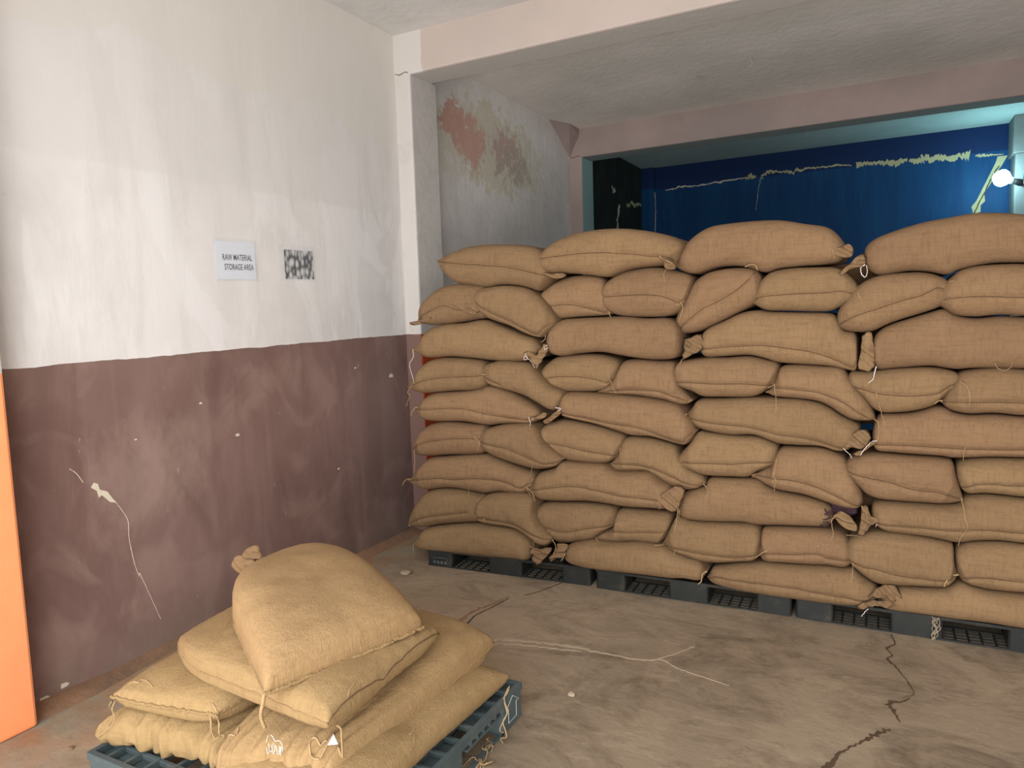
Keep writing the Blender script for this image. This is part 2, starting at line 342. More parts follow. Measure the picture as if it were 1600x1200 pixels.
# dirt ridge left along the foot of the left wall
bm = bmesh.new(); prev = None; y = 1.41
while y < 4.08:
    w = .055+.05*noise.noise(Vector((y*2.1, 0, 0)))+.02*noise.noise(Vector((y*9, 3, 0))); h = .022+.012*noise.noise(Vector((y*3, 7, 0)))
    row = [bm.verts.new(p) for p in ((WX-.01, y, h+.006), (WX+w*.4, y, h), (WX+w, y, h*.3), (WX+w*1.5, y, -.002))]
    if prev:
        for k in range(3): bm.faces.new((prev[k], prev[k+1], row[k+1], row[k]))
    prev = row; y += .03
obj('trim_10', bm, M_DIRT, smooth=True)['kind'] = 'structure'

# cracks and chips (surface damage, children of the surface they are in)
ribbon('crack', [(-1.60, 3.56, 0), (-1.675, 3.371, 0), (-1.72, 3.30, 0)], .007, M_CRACK, floor_, (0, 0, 1), .6, 1)
ribbon('crack', [(-1.778, 3.231, 0), (-1.80, 3.10, 0), (-1.83, 2.952, 0), (-1.80, 2.80, 0), (-1.802, 2.70, 0)], .008, M_CRACK, floor_, (0, 0, 1), .6, 2)
ribbon('crack', [(.019, 3.56, 0), (.035, 3.46, 0), (.002, 3.40, 0), (.025, 3.34, 0), (.01, 3.29, 0), (.05, 3.2, 0), (.099, 3.041, 0), (.06, 2.98, 0)], [.004, .007, .010, .006, .010, .006, .003, .002], M_CRACK, floor_, (0, 0, 1), .8, 3)
ribbon('crack', [(.085, 2.99, 0), (.06, 2.95, 0), (.016, 2.922, 0), (.03, 2.86, 0), (.041, 2.82, 0), (.05, 2.79, 0)], [.004, .008, .02, .012, .006, .003], M_CRACK, floor_, (0, 0, 1), .8, 4)
ribbon('crack', [(.02, 2.73, 0), (-.02, 2.68, 0), (-.06, 2.62, 0), (-.117, 2.534, 0), (-.158, 2.43, 0), (-.2, 2.3, 0)], [.006, .022, .01, .006, .022, .012], M_CRACK, floor_, (0, 0, 1), .9, 5)
ribbon('mortar_streak', [(-1.66, 2.74, 0), (-1.55, 2.80, 0), (-1.443, 2.823, 0), (-1.265, 2.854, 0), (-1.082, 2.855, 0), (-.938, 2.862, 0), (-.849, 2.896, 0), (-.768, 2.852, 0), (-.642, 2.822, 0), (-.55, 2.80, 0)], [.022, .02, .014, .02, .010, .008, .008, .005, .004, .002], M_PALE, floor_, (0, 0, 1), .9, 6)
ribbon('mortar_streak', [(-1.70, 2.70, 0), (-1.5, 2.77, 0), (-1.3, 2.81, 0), (-1.2, 2.83, 0)], [.01, .012, .01, .004], M_PALE, floor_, (0, 0, 1), .9, 7)
ribbon('mortar_streak', [(-.87, 2.90, 0), (-.80, 3.0, 0), (-.757, 3.081, 0)], [.008, .006, .01], M_PALE, floor_, (0, 0, 1), .9, 8)
ribbon('mortar_streak', [(-1.83, 2.68, 0), (-1.87, 2.95, 0), (-1.83, 3.1, 0), (-1.79, 3.26, 0)], [.03, .022, .012, .006], M_DIRT, floor_, (0, 0, 1), .9, 9)
X_ = WX
patch('chipped_patch', [(X_, 1.795, .850), (X_, 1.812, .842), (X_, 1.818, .815), (X_, 1.85, .80), (X_, 1.872, .762), (X_, 1.885, .742), (X_, 1.858, .752), (X_, 1.838, .775), (X_, 1.825, .79), (X_, 1.812, .782), (X_, 1.806, .812), (X_, 1.782, .832)][::-1], M_CHIP, wall1, (1, 0, 0))
ribbon('crack', [(X_, 1.88, .75), (X_, 1.915, .69), (X_, 1.932, .644), (X_, 1.93, .58), (X_, 1.936, .512), (X_, 1.95, .43), (X_, 1.964, .385)], [.002, .0015, .002, .0012, .002, .0012, .003], M_CHIP, wall1, (1, 0, 0), .8, 10)
ribbon('crack', [(X_, 1.966, .40), (X_, 1.99, .33), (X_, 2.02, .24), (X_, 2.05, .15)], [.003, .0015, .001, .001], M_CHIP, wall1, (1, 0, 0), .8, 11)
ribbon('crack', [(X_, 1.70, .93), (X_, 1.73, .90), (X_, 1.75, .86)], [.002, .003, .002], M_CHIP, wall1, (1, 0, 0), .8, 12)
for y_, z_, s_ in ((2.56, .93, .012), (2.35, 1.12, .008), (3.86, 1.12, .02), (3.5, 1.2, .008), (2.0, 1.0, .006), (3.3, .6, .009), (1.52, .03, .018), (1.60, .05, .016)):
    patch('chipped_patch', [(X_, y_+s_*cos(a)*(1+.4*sin(3*a+y_*9)), z_+s_*.8*sin(a)*(1+.3*cos(2*a))) for a in [2*pi*k/9 for k in range(9)]], M_CHIP, wall1, (1, 0, 0))
YB = 9.47
k_ = 9.47/9.44
def bw(x, z): return (x*k_, YB, 1.5+(z-1.5)*k_)
ribbon('crack', [bw(*p) for p in ((-2.652, 3.064), (-2.45, 3.08), (-2.235, 3.076), (-2.0, 3.088), (-1.757, 3.101), (-1.6, 3.11))], [.012, .02, .012, .02, .01, .014], M_CHIP, wallb, (0, -1, 0), .9, 20)
ribbon('crack', [bw(*p) for p in ((-1.64, 3.09), (-1.58, 3.118), (-1.52, 3.10))], [.02, .05, .03], M_YEL, wallb, (0, -1, 0), .9, 21)
ribbon('crack', [bw(*p) for p in ((-1.46, 3.08), (-1.376, 3.15), (-1.25, 3.13), (-1.082, 3.115), (-.9, 3.13), (-.798, 3.126), (-.6, 3.13), (-.45, 3.11))], [.03, .035, .02, .03, .02, .016, .02, .01], M_YEL, wallb, (0, -1, 0), .9, 22)
ribbon('crack', [bw(*p) for p in ((-.40, 3.105), (-.25, 3.11), (-.1, 3.10), (.0, 3.085), (.12, 3.11))], [.06, .035, .05, .06, .03], M_YEL, wallb, (0, -1, 0), .7, 23)
ribbon('crack', [bw(*p) for p in ((.14, 3.10), (.22, 3.07), (.3, 3.10), (.42, 3.08), (.5, 3.075), (.6, 3.07), (.68, 3.08), (.715, 3.075))], [.03, .06, .075, .07, .05, .05, .07, .09], M_YEL, wallb, (0, -1, 0), .6, 24)
ribbon('crack', [bw(*p) for p in ((.77, 3.07), (.84, 3.06), (.95, 3.05), (1.02, 3.045))], [.02, .03, .012, .01], M_YEL, wallb, (0, -1, 0), .8, 25)
patch('peeled_patch', [bw(*p) for p in ((1.06, 3.03), (.97, 3.03), (.955, 2.97), (.90, 2.84), (.84, 2.70), (.79, 2.58), (.745, 2.52), (.765, 2.44), (.80, 2.45), (.83, 2.46), (.83, 2.53), (.87, 2.57), (.86, 2.65), (.92, 2.76), (.97, 2.87), (1.01, 2.93))], M_YEL, wallb, (0, -1, 0))
ribbon('crack', [(p[0], p[1]-.003, p[2]) for p in (bw(.985, 2.93), bw(.93, 2.83), bw(.88, 2.70), bw(.82, 2.57), bw(.77, 2.44))], .012, M_CRACK, wallb, (0, -1, 0), .4, 26)
ribbon('crack', [bw(*p) for p in ((-1.46, 3.07), (-1.49, 2.95), (-1.5, 2.85), (-1.52, 2.7))], [.006, .004, .006, .003], M_CHIP, wallb, (0, -1, 0), .9, 27)
ribbon('crack', [(-2.80, 9.44, 3.05), (-2.79, 9.44, 2.90), (-2.795, 9.44, 2.6), (-2.79, 9.44, 2.4)], [.012, .006, .012, .02], M_CHIP, wallb, (0, -1, 0), .9, 28)
for pts, w in ((((X_, 8.27, 2.99), (X_, 8.30, 2.95), (X_, 8.29, 2.91)), .03), (((X_, 8.36, 2.98), (X_, 8.38, 2.93)), .03), (((X_, 8.55, 2.78), (X_, 8.50, 2.70), (X_, 8.42, 2.62), (X_, 8.47, 2.54), (X_, 8.40, 2.50)), .05), (((X_, 8.80, 2.82), (X_, 8.95, 2.86), (X_, 9.15, 2.87), (X_, 9.38, 2.90)), .04)):
    ribbon('crack', pts, w, M_YEL if len(pts) == 4 else M_CHIP, wall3, (1, 0, 0), 1, len(pts))
# crack under the beam on the two pillars
for y_, z_, x1 in ((4.052, 3.125, -2.86), (7.012, 3.10, -2.85)):
    ribbon('crack', [(-2.965, y_-.001, z_), (-2.93, y_-.001, z_-.012), (-2.89, y_-.001, z_-.002), (x1, y_-.001, z_-.006)], .005, M_CRACK, bpy.data.objects['trim_2' if y_ < 5 else 'trim_3'], (0, -1, 0), .5, 30)

# ---------------------------------------------------------------- jute sacks
SACKS=[
('1a',3.55,.5,[(-2.349,1.826),(-2.281,1.855),(-2.149,1.89),(-2.022,1.898),(-1.86,1.887),(-1.743,1.871),(-1.674,1.839),(-1.623,1.781),(-1.602,1.705)],[(-2.349,1.826),(-2.307,1.765),(-2.252,1.714),(-2.192,1.685),(-2.095,1.67),(-2.011,1.655),(-1.929,1.666),(-1.828,1.658),(-1.75,1.64),(-1.692,1.624),(-1.642,1.656),(-1.602,1.705)],[(-2.327,1.821),(-2.196,1.799),(-2.027,1.778),(-1.865,1.758),(-1.709,1.721),(-1.633,1.703)]),
('1b',3.53,.5,[(-1.712,1.789),(-1.657,1.833),(-1.562,1.887),(-1.452,1.915),(-1.328,1.924),(-1.207,1.918),(-1.091,1.898),(-.994,1.872),(-.937,1.849),(-.9,1.809),(-.919,1.761),(-.941,1.725)],[(-1.712,1.789),(-1.679,1.743),(-1.623,1.716),(-1.548,1.712),(-1.403,1.694),(-1.298,1.678),(-1.211,1.703),(-1.127,1.717),(-1.028,1.721),(-.941,1.725)],[(-1.697,1.788),(-1.546,1.795),(-1.401,1.799),(-1.261,1.793),(-1.126,1.775),(-1.034,1.759)]),
('1c',3.6,.5,[(-.963,1.717),(-.931,1.791),(-.87,1.855),(-.792,1.896),(-.7,1.906),(-.582,1.908),(-.467,1.901),(-.356,1.874),(-.275,1.855),(-.227,1.82),(-.195,1.769),(-.192,1.74)],[(-.963,1.717),(-.919,1.686),(-.855,1.673),(-.746,1.701),(-.635,1.695),(-.538,1.662),(-.466,1.676),(-.363,1.682),(-.287,1.683),(-.212,1.696),(-.192,1.74)],[]),
('1d',3.6,.5,[(-.116,1.707),(-.107,1.754),(-.066,1.788),(.008,1.815),(.105,1.84),(.199,1.853),(.29,1.863),(.379,1.857),(.466,1.842),(.572,1.814),(.655,1.775),(.697,1.709)],[(-.116,1.707),(-.111,1.678),(-.095,1.649),(-.054,1.624),(.011,1.629),(.06,1.635),(.133,1.628),(.204,1.611),(.25,1.63),(.363,1.65),(.472,1.646),(.64,1.638),(.698,1.697)],[]),
('2a',3.55,.85,[(-2.503,1.487),(-2.476,1.563),(-2.418,1.621),(-2.334,1.67),(-2.223,1.69),(-2.115,1.682),(-2.011,1.655),(-1.977,1.589)],[(-2.503,1.487),(-2.444,1.463),(-2.38,1.454),(-2.211,1.465),(-2.081,1.481),(-2.018,1.494),(-1.978,1.554)],[(-2.479,1.491),(-2.386,1.533),(-2.281,1.564),(-2.186,1.538),(-2.079,1.546)]),
('2b',3.52,.85,[(-2.101,1.601),(-2.057,1.646),(-1.953,1.663),(-1.852,1.662),(-1.754,1.643),(-1.69,1.606),(-1.631,1.549),(-1.587,1.479),(-1.588,1.448)],[(-2.101,1.601),(-2.053,1.531),(-2.001,1.486),(-1.94,1.463),(-1.86,1.437),(-1.782,1.4),(-1.705,1.375),(-1.659,1.378),(-1.612,1.418),(-1.588,1.448)],[(-2.088,1.597),(-2.031,1.555),(-1.959,1.517),(-1.859,1.472),(-1.762,1.424),(-1.685,1.385)]),
('2c',3.6,.85,[(-1.783,1.511),(-1.745,1.567),(-1.677,1.634),(-1.58,1.685),(-1.486,1.701),(-1.395,1.696),(-1.334,1.672),(-1.311,1.608),(-1.301,1.531)],[(-1.783,1.511),(-1.701,1.484),(-1.624,1.468),(-1.484,1.475),(-1.309,1.484),(-1.302,1.507)],[(-1.771,1.511),(-1.672,1.536),(-1.527,1.545),(-1.435,1.528),(-1.32,1.494)]),
('2d',3.58,.85,[(-1.389,1.584),(-1.353,1.619),(-1.299,1.667),(-1.228,1.703),(-1.143,1.717),(-1.043,1.718),(-.945,1.693),(-.882,1.668),(-.87,1.63),(-.889,1.574)],[(-1.389,1.584),(-1.337,1.532),(-1.284,1.49),(-1.215,1.472),(-1.113,1.466),(-1.013,1.466),(-.947,1.484),(-.905,1.518),(-.889,1.549)],[(-1.382,1.581),(-1.283,1.577),(-1.145,1.578),(-1.044,1.574),(-.979,1.558),(-.928,1.531)]),
('2e',3.6,.85,[(-.97,1.381),(-.963,1.449),(-.92,1.543),(-.871,1.63),(-.808,1.674),(-.731,1.691),(-.641,1.692),(-.582,1.68),(-.552,1.645),(-.544,1.605)],[(-.97,1.381),(-.921,1.38),(-.857,1.386),(-.794,1.41),(-.716,1.446),(-.641,1.484),(-.582,1.516),(-.552,1.56),(-.544,1.605)],[(-.953,1.39),(-.888,1.444),(-.809,1.502),(-.732,1.537),(-.656,1.58),(-.596,1.632),(-.57,1.67)]),
('2f',3.59,.85,[(-.601,1.532),(-.574,1.585),(-.545,1.632),(-.505,1.663),(-.431,1.677),(-.326,1.676),(-.227,1.668),(-.166,1.624),(-.134,1.572),(-.121,1.537)],[(-.601,1.532),(-.574,1.509),(-.522,1.483),(-.43,1.478),(-.27,1.47),(-.212,1.488),(-.165,1.51),(-.121,1.531)],[(-.589,1.531),(-.536,1.547),(-.408,1.554),(-.271,1.554),(-.192,1.557),(-.131,1.537)]),
('2g',3.59,.85,[(-.224,1.408),(-.217,1.471),(-.183,1.531),(-.132,1.588),(-.064,1.622),(.023,1.631),(.109,1.629),(.168,1.612),(.209,1.583),(.224,1.542)],[(-.224,1.408),(-.189,1.384),(-.137,1.374),(-.08,1.376),(-.01,1.409),(.052,1.432),(.124,1.455),(.176,1.476),(.211,1.502),(.224,1.528)],[(-.216,1.404),(-.177,1.43),(-.112,1.457),(-.036,1.483),(.038,1.508),(.111,1.528),(.17,1.558)]),
('2h',3.585,.85,[(.152,1.501),(.167,1.539),(.192,1.576),(.22,1.604),(.249,1.629),(.305,1.644),(.388,1.647),(.47,1.642),(.566,1.621),(.623,1.563)],[(.152,1.501),(.188,1.475),(.235,1.441),(.311,1.431),(.394,1.437),(.477,1.43),(.572,1.437),(.625,1.499)],[(.156,1.501),(.229,1.512),(.343,1.513),(.474,1.505),(.611,1.507)]),
('3a',3.55,.5,[(-2.56,1.304),(-2.496,1.353),(-2.423,1.428),(-2.322,1.46),(-2.181,1.465),(-2.039,1.48),(-1.917,1.437),(-1.797,1.392),(-1.731,1.367),(-1.697,1.328)],[(-2.56,1.304),(-2.504,1.284),(-2.422,1.261),(-2.277,1.268),(-2.112,1.257),(-2.007,1.246),(-1.903,1.239),(-1.802,1.243),(-1.731,1.265),(-1.698,1.31)],[]),
('3b',3.55,.5,[(-1.659,1.324),(-1.645,1.39),(-1.61,1.441),(-1.556,1.468),(-1.489,1.473),(-1.344,1.476),(-1.222,1.476),(-1.103,1.463),(-1.004,1.463),(-.956,1.446),(-.924,1.401),(-.918,1.353)],[(-1.659,1.324),(-1.629,1.285),(-1.569,1.271),(-1.475,1.282),(-1.348,1.291),(-1.243,1.274),(-1.14,1.258),(-1.039,1.251),(-.958,1.258),(-.925,1.29),(-.918,1.338)],[]),
('3c',3.6,.5,[(-.845,1.318),(-.832,1.369),(-.8,1.407),(-.726,1.44),(-.641,1.478),(-.567,1.488),(-.509,1.48),(-.409,1.474),(-.271,1.467),(-.228,1.451),(-.195,1.389),(-.145,1.368),(-.134,1.298)],[(-.845,1.318),(-.832,1.28),(-.804,1.261),(-.726,1.264),(-.611,1.27),(-.537,1.255),(-.479,1.236),(-.393,1.228),(-.255,1.219),(-.175,1.202),(-.14,1.202),(-.133,1.255)],[(-.835,1.302),(-.686,1.314),(-.537,1.319),(-.394,1.3),(-.291,1.279),(-.188,1.234),(-.151,1.205)]),
('3d',3.6,.5,[(-.079,1.284),(-.075,1.335),(-.055,1.375),(-.01,1.406),(.064,1.432),(.136,1.455),(.196,1.47),(.243,1.441),(.312,1.428),(.395,1.434),(.479,1.427),(.585,1.432),(.668,1.409),(.707,1.332)],[(-.079,1.284),(-.071,1.232),(-.047,1.206),(.019,1.212),(.141,1.222),(.201,1.214),(.249,1.208),(.318,1.214),(.485,1.213),(.592,1.211),(.685,1.225),(.708,1.306)],[]),
('4a',3.55,.85,[(-2.6,1.081),(-2.54,1.148),(-2.475,1.219),(-2.39,1.257),(-2.277,1.265),(-2.133,1.257),(-2.049,1.239),(-2.0,1.192)],[(-2.6,1.081),(-2.54,1.059),(-2.456,1.049),(-2.287,1.064),(-2.12,1.075),(-2.042,1.099),(-2.002,1.148)],[(-2.591,1.081),(-2.476,1.118),(-2.359,1.143),(-2.225,1.152),(-2.086,1.158)]),
('4b',3.52,.85,[(-2.076,1.193),(-2.011,1.23),(-1.928,1.249),(-1.827,1.245),(-1.74,1.231),(-1.688,1.176),(-1.628,1.12),(-1.561,1.08),(-1.562,1.045)],[(-2.076,1.193),(-2.036,1.139),(-1.995,1.107),(-1.934,1.09),(-1.853,1.073),(-1.774,1.05),(-1.696,1.013),(-1.639,.983),(-1.594,.985),(-1.562,1.024)],[(-2.059,1.175),(-2.014,1.15),(-1.912,1.115)]),
('4c',3.6,.85,[(-1.763,1.117),(-1.73,1.175),(-1.677,1.229),(-1.61,1.268),(-1.515,1.279),(-1.404,1.282),(-1.314,1.268),(-1.261,1.241),(-1.258,1.193),(-1.284,1.146)],[(-1.763,1.117),(-1.724,1.1),(-1.674,1.079),(-1.588,1.071),(-1.445,1.074),(-1.353,1.086),(-1.306,1.115),(-1.284,1.146)],[(-1.751,1.121),(-1.632,1.155),(-1.518,1.16),(-1.406,1.151),(-1.316,1.128)]),
('4d',3.6,.85,[(-1.39,1.072),(-1.342,1.11),(-1.298,1.145),(-1.261,1.204),(-1.232,1.244),(-1.156,1.254),(-1.054,1.248),(-.971,1.241),(-.952,1.183),(-.933,1.115),(-.904,1.073),(-.882,1.051)],[(-1.39,1.072),(-1.299,1.063),(-1.211,1.062),(-1.124,1.054),(-1.023,1.04),(-.957,1.022),(-.908,1.024),(-.882,1.041)],[(-1.371,1.075),(-1.263,1.088),(-1.158,1.094),(-1.056,1.092),(-.989,1.074),(-.898,1.04)]),
('4e',3.58,.85,[(-.983,1.145),(-.963,1.214),(-.927,1.246),(-.799,1.262),(-.713,1.262),(-.608,1.268),(-.534,1.253),(-.473,1.232),(-.473,1.18),(-.484,1.134)],[(-.983,1.145),(-.938,1.113),(-.87,1.089),(-.823,1.067),(-.723,1.067),(-.607,1.07),(-.557,1.083),(-.519,1.109),(-.484,1.128)],[(-.973,1.135),(-.886,1.14),(-.76,1.136),(-.637,1.138),(-.548,1.133),(-.496,1.131)]),
('4f',3.6,.85,[(-.531,1.094),(-.499,1.123),(-.482,1.172),(-.459,1.218),(-.393,1.228),(-.282,1.222),(-.201,1.214),(-.166,1.173),(-.126,1.121),(-.086,1.066),(-.065,1.009),(-.059,.982)],[(-.531,1.094),(-.487,1.074),(-.392,1.067),(-.308,1.057),(-.253,1.035),(-.199,.998),(-.153,.976),(-.1,.972),(-.059,.977)],[(-.513,1.116),(-.478,1.117),(-.387,1.113),(-.289,1.1),(-.186,1.058),(-.127,1.012),(-.074,.979)]),
('4g',3.59,.85,[(-.178,1.127),(-.166,1.191),(-.122,1.201),(-.044,1.207),(.043,1.216),(.141,1.22),(.213,1.209),(.253,1.19),(.268,1.154)],[(-.178,1.127),(-.149,1.118),(-.109,1.081),(-.07,1.033),(-.031,1.014),(.03,1.016),(.099,1.027),(.166,1.052),(.197,1.084),(.234,1.126),(.268,1.149)],[(-.165,1.124),(-.107,1.122),(-.043,1.103),(.051,1.097),(.165,1.105),(.215,1.134),(.256,1.154)]),
('4h',3.6,.85,[(.193,1.068),(.206,1.113),(.233,1.156),(.254,1.192),(.295,1.209),(.397,1.22),(.485,1.213),(.592,1.208),(.64,1.152)],[(.193,1.068),(.212,1.044),(.244,1.028),(.302,1.019),(.387,1.025),(.491,1.018),(.598,1.03),(.642,1.1)],[(.198,1.069),(.233,1.072),(.322,1.075),(.489,1.077),(.634,1.081)]),
('5a',3.55,.5,[(-2.555,.952),(-2.506,.989),(-2.452,1.033),(-2.391,1.054),(-2.287,1.064),(-2.167,1.074),(-2.072,1.091),(-2.016,1.107),(-1.909,1.083),(-1.841,1.056),(-1.77,1.018),(-1.716,.973),(-1.701,.942)],[(-2.555,.952),(-2.519,.914),(-2.46,.885),(-2.372,.881),(-2.215,.888),(-2.102,.878),(-2.025,.873),(-1.954,.884),(-1.846,.892),(-1.774,.895),(-1.722,.916),(-1.701,.938)],[(-2.55,.949),(-2.368,.962),(-2.251,.97),(-2.137,.966),(-2.022,.944),(-1.878,.928),(-1.773,.917)]),
('5b',3.55,.5,[(-1.596,.977),(-1.587,1.023),(-1.555,1.07),(-1.499,1.078),(-1.363,1.074),(-1.194,1.065),(-1.042,1.049),(-.944,1.026),(-.902,.985),(-.867,.938),(-.855,.9)],[(-1.596,.977),(-1.577,.953),(-1.547,.937),(-1.385,.909),(-1.25,.874),(-1.18,.857),(-1.078,.856),(-.955,.829),(-.906,.825),(-.874,.853),(-.855,.89)],[(-1.577,.967),(-1.428,.945),(-1.249,.918),(-1.121,.904),(-.994,.86),(-.913,.832)]),
('5c',3.59,.5,[(-.915,.972),(-.879,1.01),(-.841,1.053),(-.725,1.062),(-.573,1.073),(-.477,1.069),(-.391,1.068),(-.307,1.055),(-.253,1.033),(-.198,.996),(-.15,.971),(-.121,.946),(-.123,.905)],[(-.915,.972),(-.877,.925),(-.81,.895),(-.685,.879),(-.582,.884),(-.476,.849),(-.39,.845),(-.286,.845),(-.218,.828),(-.17,.837),(-.138,.868),(-.123,.905)],[(-.909,.963),(-.762,.94),(-.609,.93),(-.462,.9),(-.356,.89),(-.251,.862),(-.178,.842)]),
('5d',3.6,.5,[(-.071,.906),(-.064,.953),(-.049,.995),(-.023,1.01),(.03,1.012),(.099,1.023),(.167,1.048),(.205,1.046),(.244,1.025),(.302,1.016),(.387,1.022),(.491,1.015),(.599,1.014),(.703,.998),(.736,.947)],[(-.071,.906),(-.065,.859),(-.044,.837),(.01,.834),(.103,.831),(.196,.829),(.253,.824),(.371,.837),(.497,.843),(.604,.85),(.708,.867),(.737,.921)],[(-.055,.874),(.102,.877),(.283,.874),(.495,.883),(.717,.894)]),
('6a',3.55,.85,[(-2.583,.694),(-2.551,.763),(-2.49,.837),(-2.395,.876),(-2.282,.885),(-2.149,.879),(-2.064,.872),(-2.014,.829)],[(-2.583,.694),(-2.546,.672),(-2.476,.665),(-2.304,.684),(-2.135,.698),(-2.057,.722),(-2.016,.777)],[(-2.573,.698),(-2.471,.752),(-2.354,.778),(-2.153,.8),(-2.058,.797)]),
('6b',3.52,.85,[(-2.113,.807),(-2.06,.847),(-1.983,.876),(-1.879,.895),(-1.751,.901),(-1.705,.864),(-1.672,.808),(-1.623,.761),(-1.566,.722)],[(-2.113,.807),(-2.068,.753),(-2.01,.712),(-1.908,.678),(-1.759,.648),(-1.688,.65),(-1.61,.67),(-1.567,.708)],[(-2.092,.789),(-1.958,.771),(-1.856,.755),(-1.757,.717),(-1.66,.688),(-1.586,.696)]),
('6c',3.59,.85,[(-1.788,.805),(-1.743,.847),(-1.682,.893),(-1.596,.919),(-1.52,.918),(-1.401,.899),(-1.299,.876),(-1.239,.854),(-1.236,.806),(-1.259,.757)],[(-1.788,.805),(-1.745,.774),(-1.691,.734),(-1.594,.7),(-1.499,.688),(-1.357,.691),(-1.295,.72),(-1.259,.75)],[(-1.776,.802),(-1.592,.786),(-1.448,.763),(-1.277,.745)]),
('6d',3.6,.85,[(-1.354,.675),(-1.306,.71),(-1.262,.776),(-1.232,.839),(-1.127,.848),(-1.025,.83),(-.965,.81),(-.939,.762),(-.894,.705),(-.829,.663),(-.813,.632)],[(-1.354,.675),(-1.271,.653),(-1.182,.66),(-1.112,.662),(-1.055,.629),(-.987,.594),(-.928,.582),(-.862,.594),(-.814,.618)],[(-1.336,.684),(-1.234,.701),(-1.14,.698),(-1.054,.683),(-.97,.652),(-.862,.614),(-.826,.614)]),
('6e',3.58,.85,[(-.958,.718),(-.944,.765),(-.894,.827),(-.849,.889),(-.798,.891),(-.683,.881),(-.572,.88),(-.51,.862),(-.475,.842),(-.472,.795),(-.48,.764)],[(-.958,.718),(-.931,.703),(-.873,.687),(-.809,.669),(-.684,.673),(-.607,.679),(-.562,.711),(-.498,.741),(-.48,.757)],[(-.948,.715),(-.915,.734),(-.802,.742),(-.683,.747),(-.571,.761),(-.489,.763)]),
('6f',3.6,.85,[(-.596,.675),(-.551,.714),(-.497,.755),(-.48,.807),(-.448,.834),(-.377,.838),(-.287,.84),(-.218,.82),(-.183,.798),(-.153,.743),(-.128,.694),(-.109,.642),(-.106,.6)],[(-.596,.675),(-.562,.662),(-.521,.64),(-.462,.62),(-.355,.607),(-.249,.577),(-.18,.562),(-.126,.565),(-.105,.588)],[(-.581,.683),(-.427,.685),(-.319,.666),(-.216,.626),(-.119,.574)]),
('6g',3.59,.85,[(-.182,.749),(-.172,.786),(-.145,.811),(-.103,.829),(-.049,.832),(.01,.83),(.103,.827),(.195,.825),(.241,.811),(.256,.756),(.275,.687),(.287,.645)],[(-.182,.749),(-.155,.706),(-.119,.667),(-.09,.637),(-.045,.62),(.014,.617),(.132,.619),(.226,.625),(.288,.637)],[(-.176,.743),(-.086,.723),(.012,.705),(.106,.683),(.199,.677),(.278,.647)]),
('6h',3.6,.85,[(.268,.712),(.255,.759),(.261,.805),(.305,.825),(.371,.835),(.497,.84),(.626,.841),(.674,.786)],[(.268,.712),(.283,.685),(.309,.673),(.353,.68),(.417,.68),(.502,.677),(.631,.691),(.675,.746)],[(.28,.702),(.31,.718),(.351,.73),(.5,.734),(.663,.742)]),
('7a',3.55,.5,[(-2.632,.501),(-2.577,.546),(-2.521,.61),(-2.452,.658),(-2.337,.674),(-2.246,.687),(-2.07,.706),(-2.007,.691),(-1.924,.667),(-1.822,.637),(-1.759,.616),(-1.736,.574)],[(-2.632,.501),(-2.58,.478),(-2.486,.458),(-2.314,.484),(-2.145,.476),(-2.071,.471),(-1.985,.49),(-1.889,.491),(-1.807,.502),(-1.737,.549)],[(-2.623,.498),(-2.482,.53),(-2.365,.547),(-2.252,.548),(-2.089,.569),(-1.928,.562),(-1.818,.531)]),
('7b',3.54,.5,[(-1.809,.523),(-1.759,.564),(-1.718,.622),(-1.666,.644),(-1.619,.661),(-1.58,.696),(-1.523,.697),(-1.411,.697),(-1.338,.696),(-1.268,.666),(-1.162,.671),(-1.094,.672),(-1.037,.637),(-.978,.605),(-.952,.564)],[(-1.809,.523),(-1.758,.491),(-1.695,.471),(-1.578,.475),(-1.434,.488),(-1.317,.485),(-1.211,.479),(-1.079,.485),(-1.012,.488),(-.965,.516),(-.952,.547)],[(-1.793,.52),(-1.673,.545),(-1.526,.572),(-1.388,.57),(-1.252,.55),(-1.123,.545),(-1.045,.542)]),
('7c',3.6,.5,[(-.962,.485),(-.951,.526),(-.921,.573),(-.862,.594),(-.817,.615),(-.791,.657),(-.687,.665),(-.574,.667),(-.521,.637),(-.462,.616),(-.355,.601),(-.262,.576),(-.232,.545),(-.226,.509)],[(-.962,.485),(-.942,.443),(-.889,.428),(-.766,.431),(-.641,.442),(-.565,.437),(-.461,.449),(-.354,.457),(-.27,.464),(-.234,.483),(-.226,.502)],[]),
('7d',3.6,.5,[(-.068,.525),(-.068,.573),(-.053,.605),(.014,.614),(.132,.617),(.263,.626),(.29,.66),(.353,.677),(.417,.677),(.502,.674),(.631,.675),(.757,.661),(.798,.626)],[(-.068,.525),(-.051,.497),(-.009,.472),(.062,.468),(.157,.465),(.226,.456),(.272,.453),(.337,.469),(.422,.48),(.508,.479),(.638,.492),(.752,.514),(.8,.573)],[(-.015,.51),(.109,.515),(.246,.519),(.38,.534),(.506,.534),(.781,.558)]),
('8a',3.55,.85,[(-2.648,.211),(-2.615,.292),(-2.557,.375),(-2.496,.441),(-2.392,.474),(-2.255,.482),(-2.145,.472),(-2.071,.46),(-2.039,.417)],[(-2.648,.211),(-2.57,.216),(-2.498,.224),(-2.38,.253),(-2.21,.283),(-2.099,.307),(-2.041,.367)],[(-2.633,.225),(-2.495,.293),(-2.321,.331),(-2.176,.361)]),
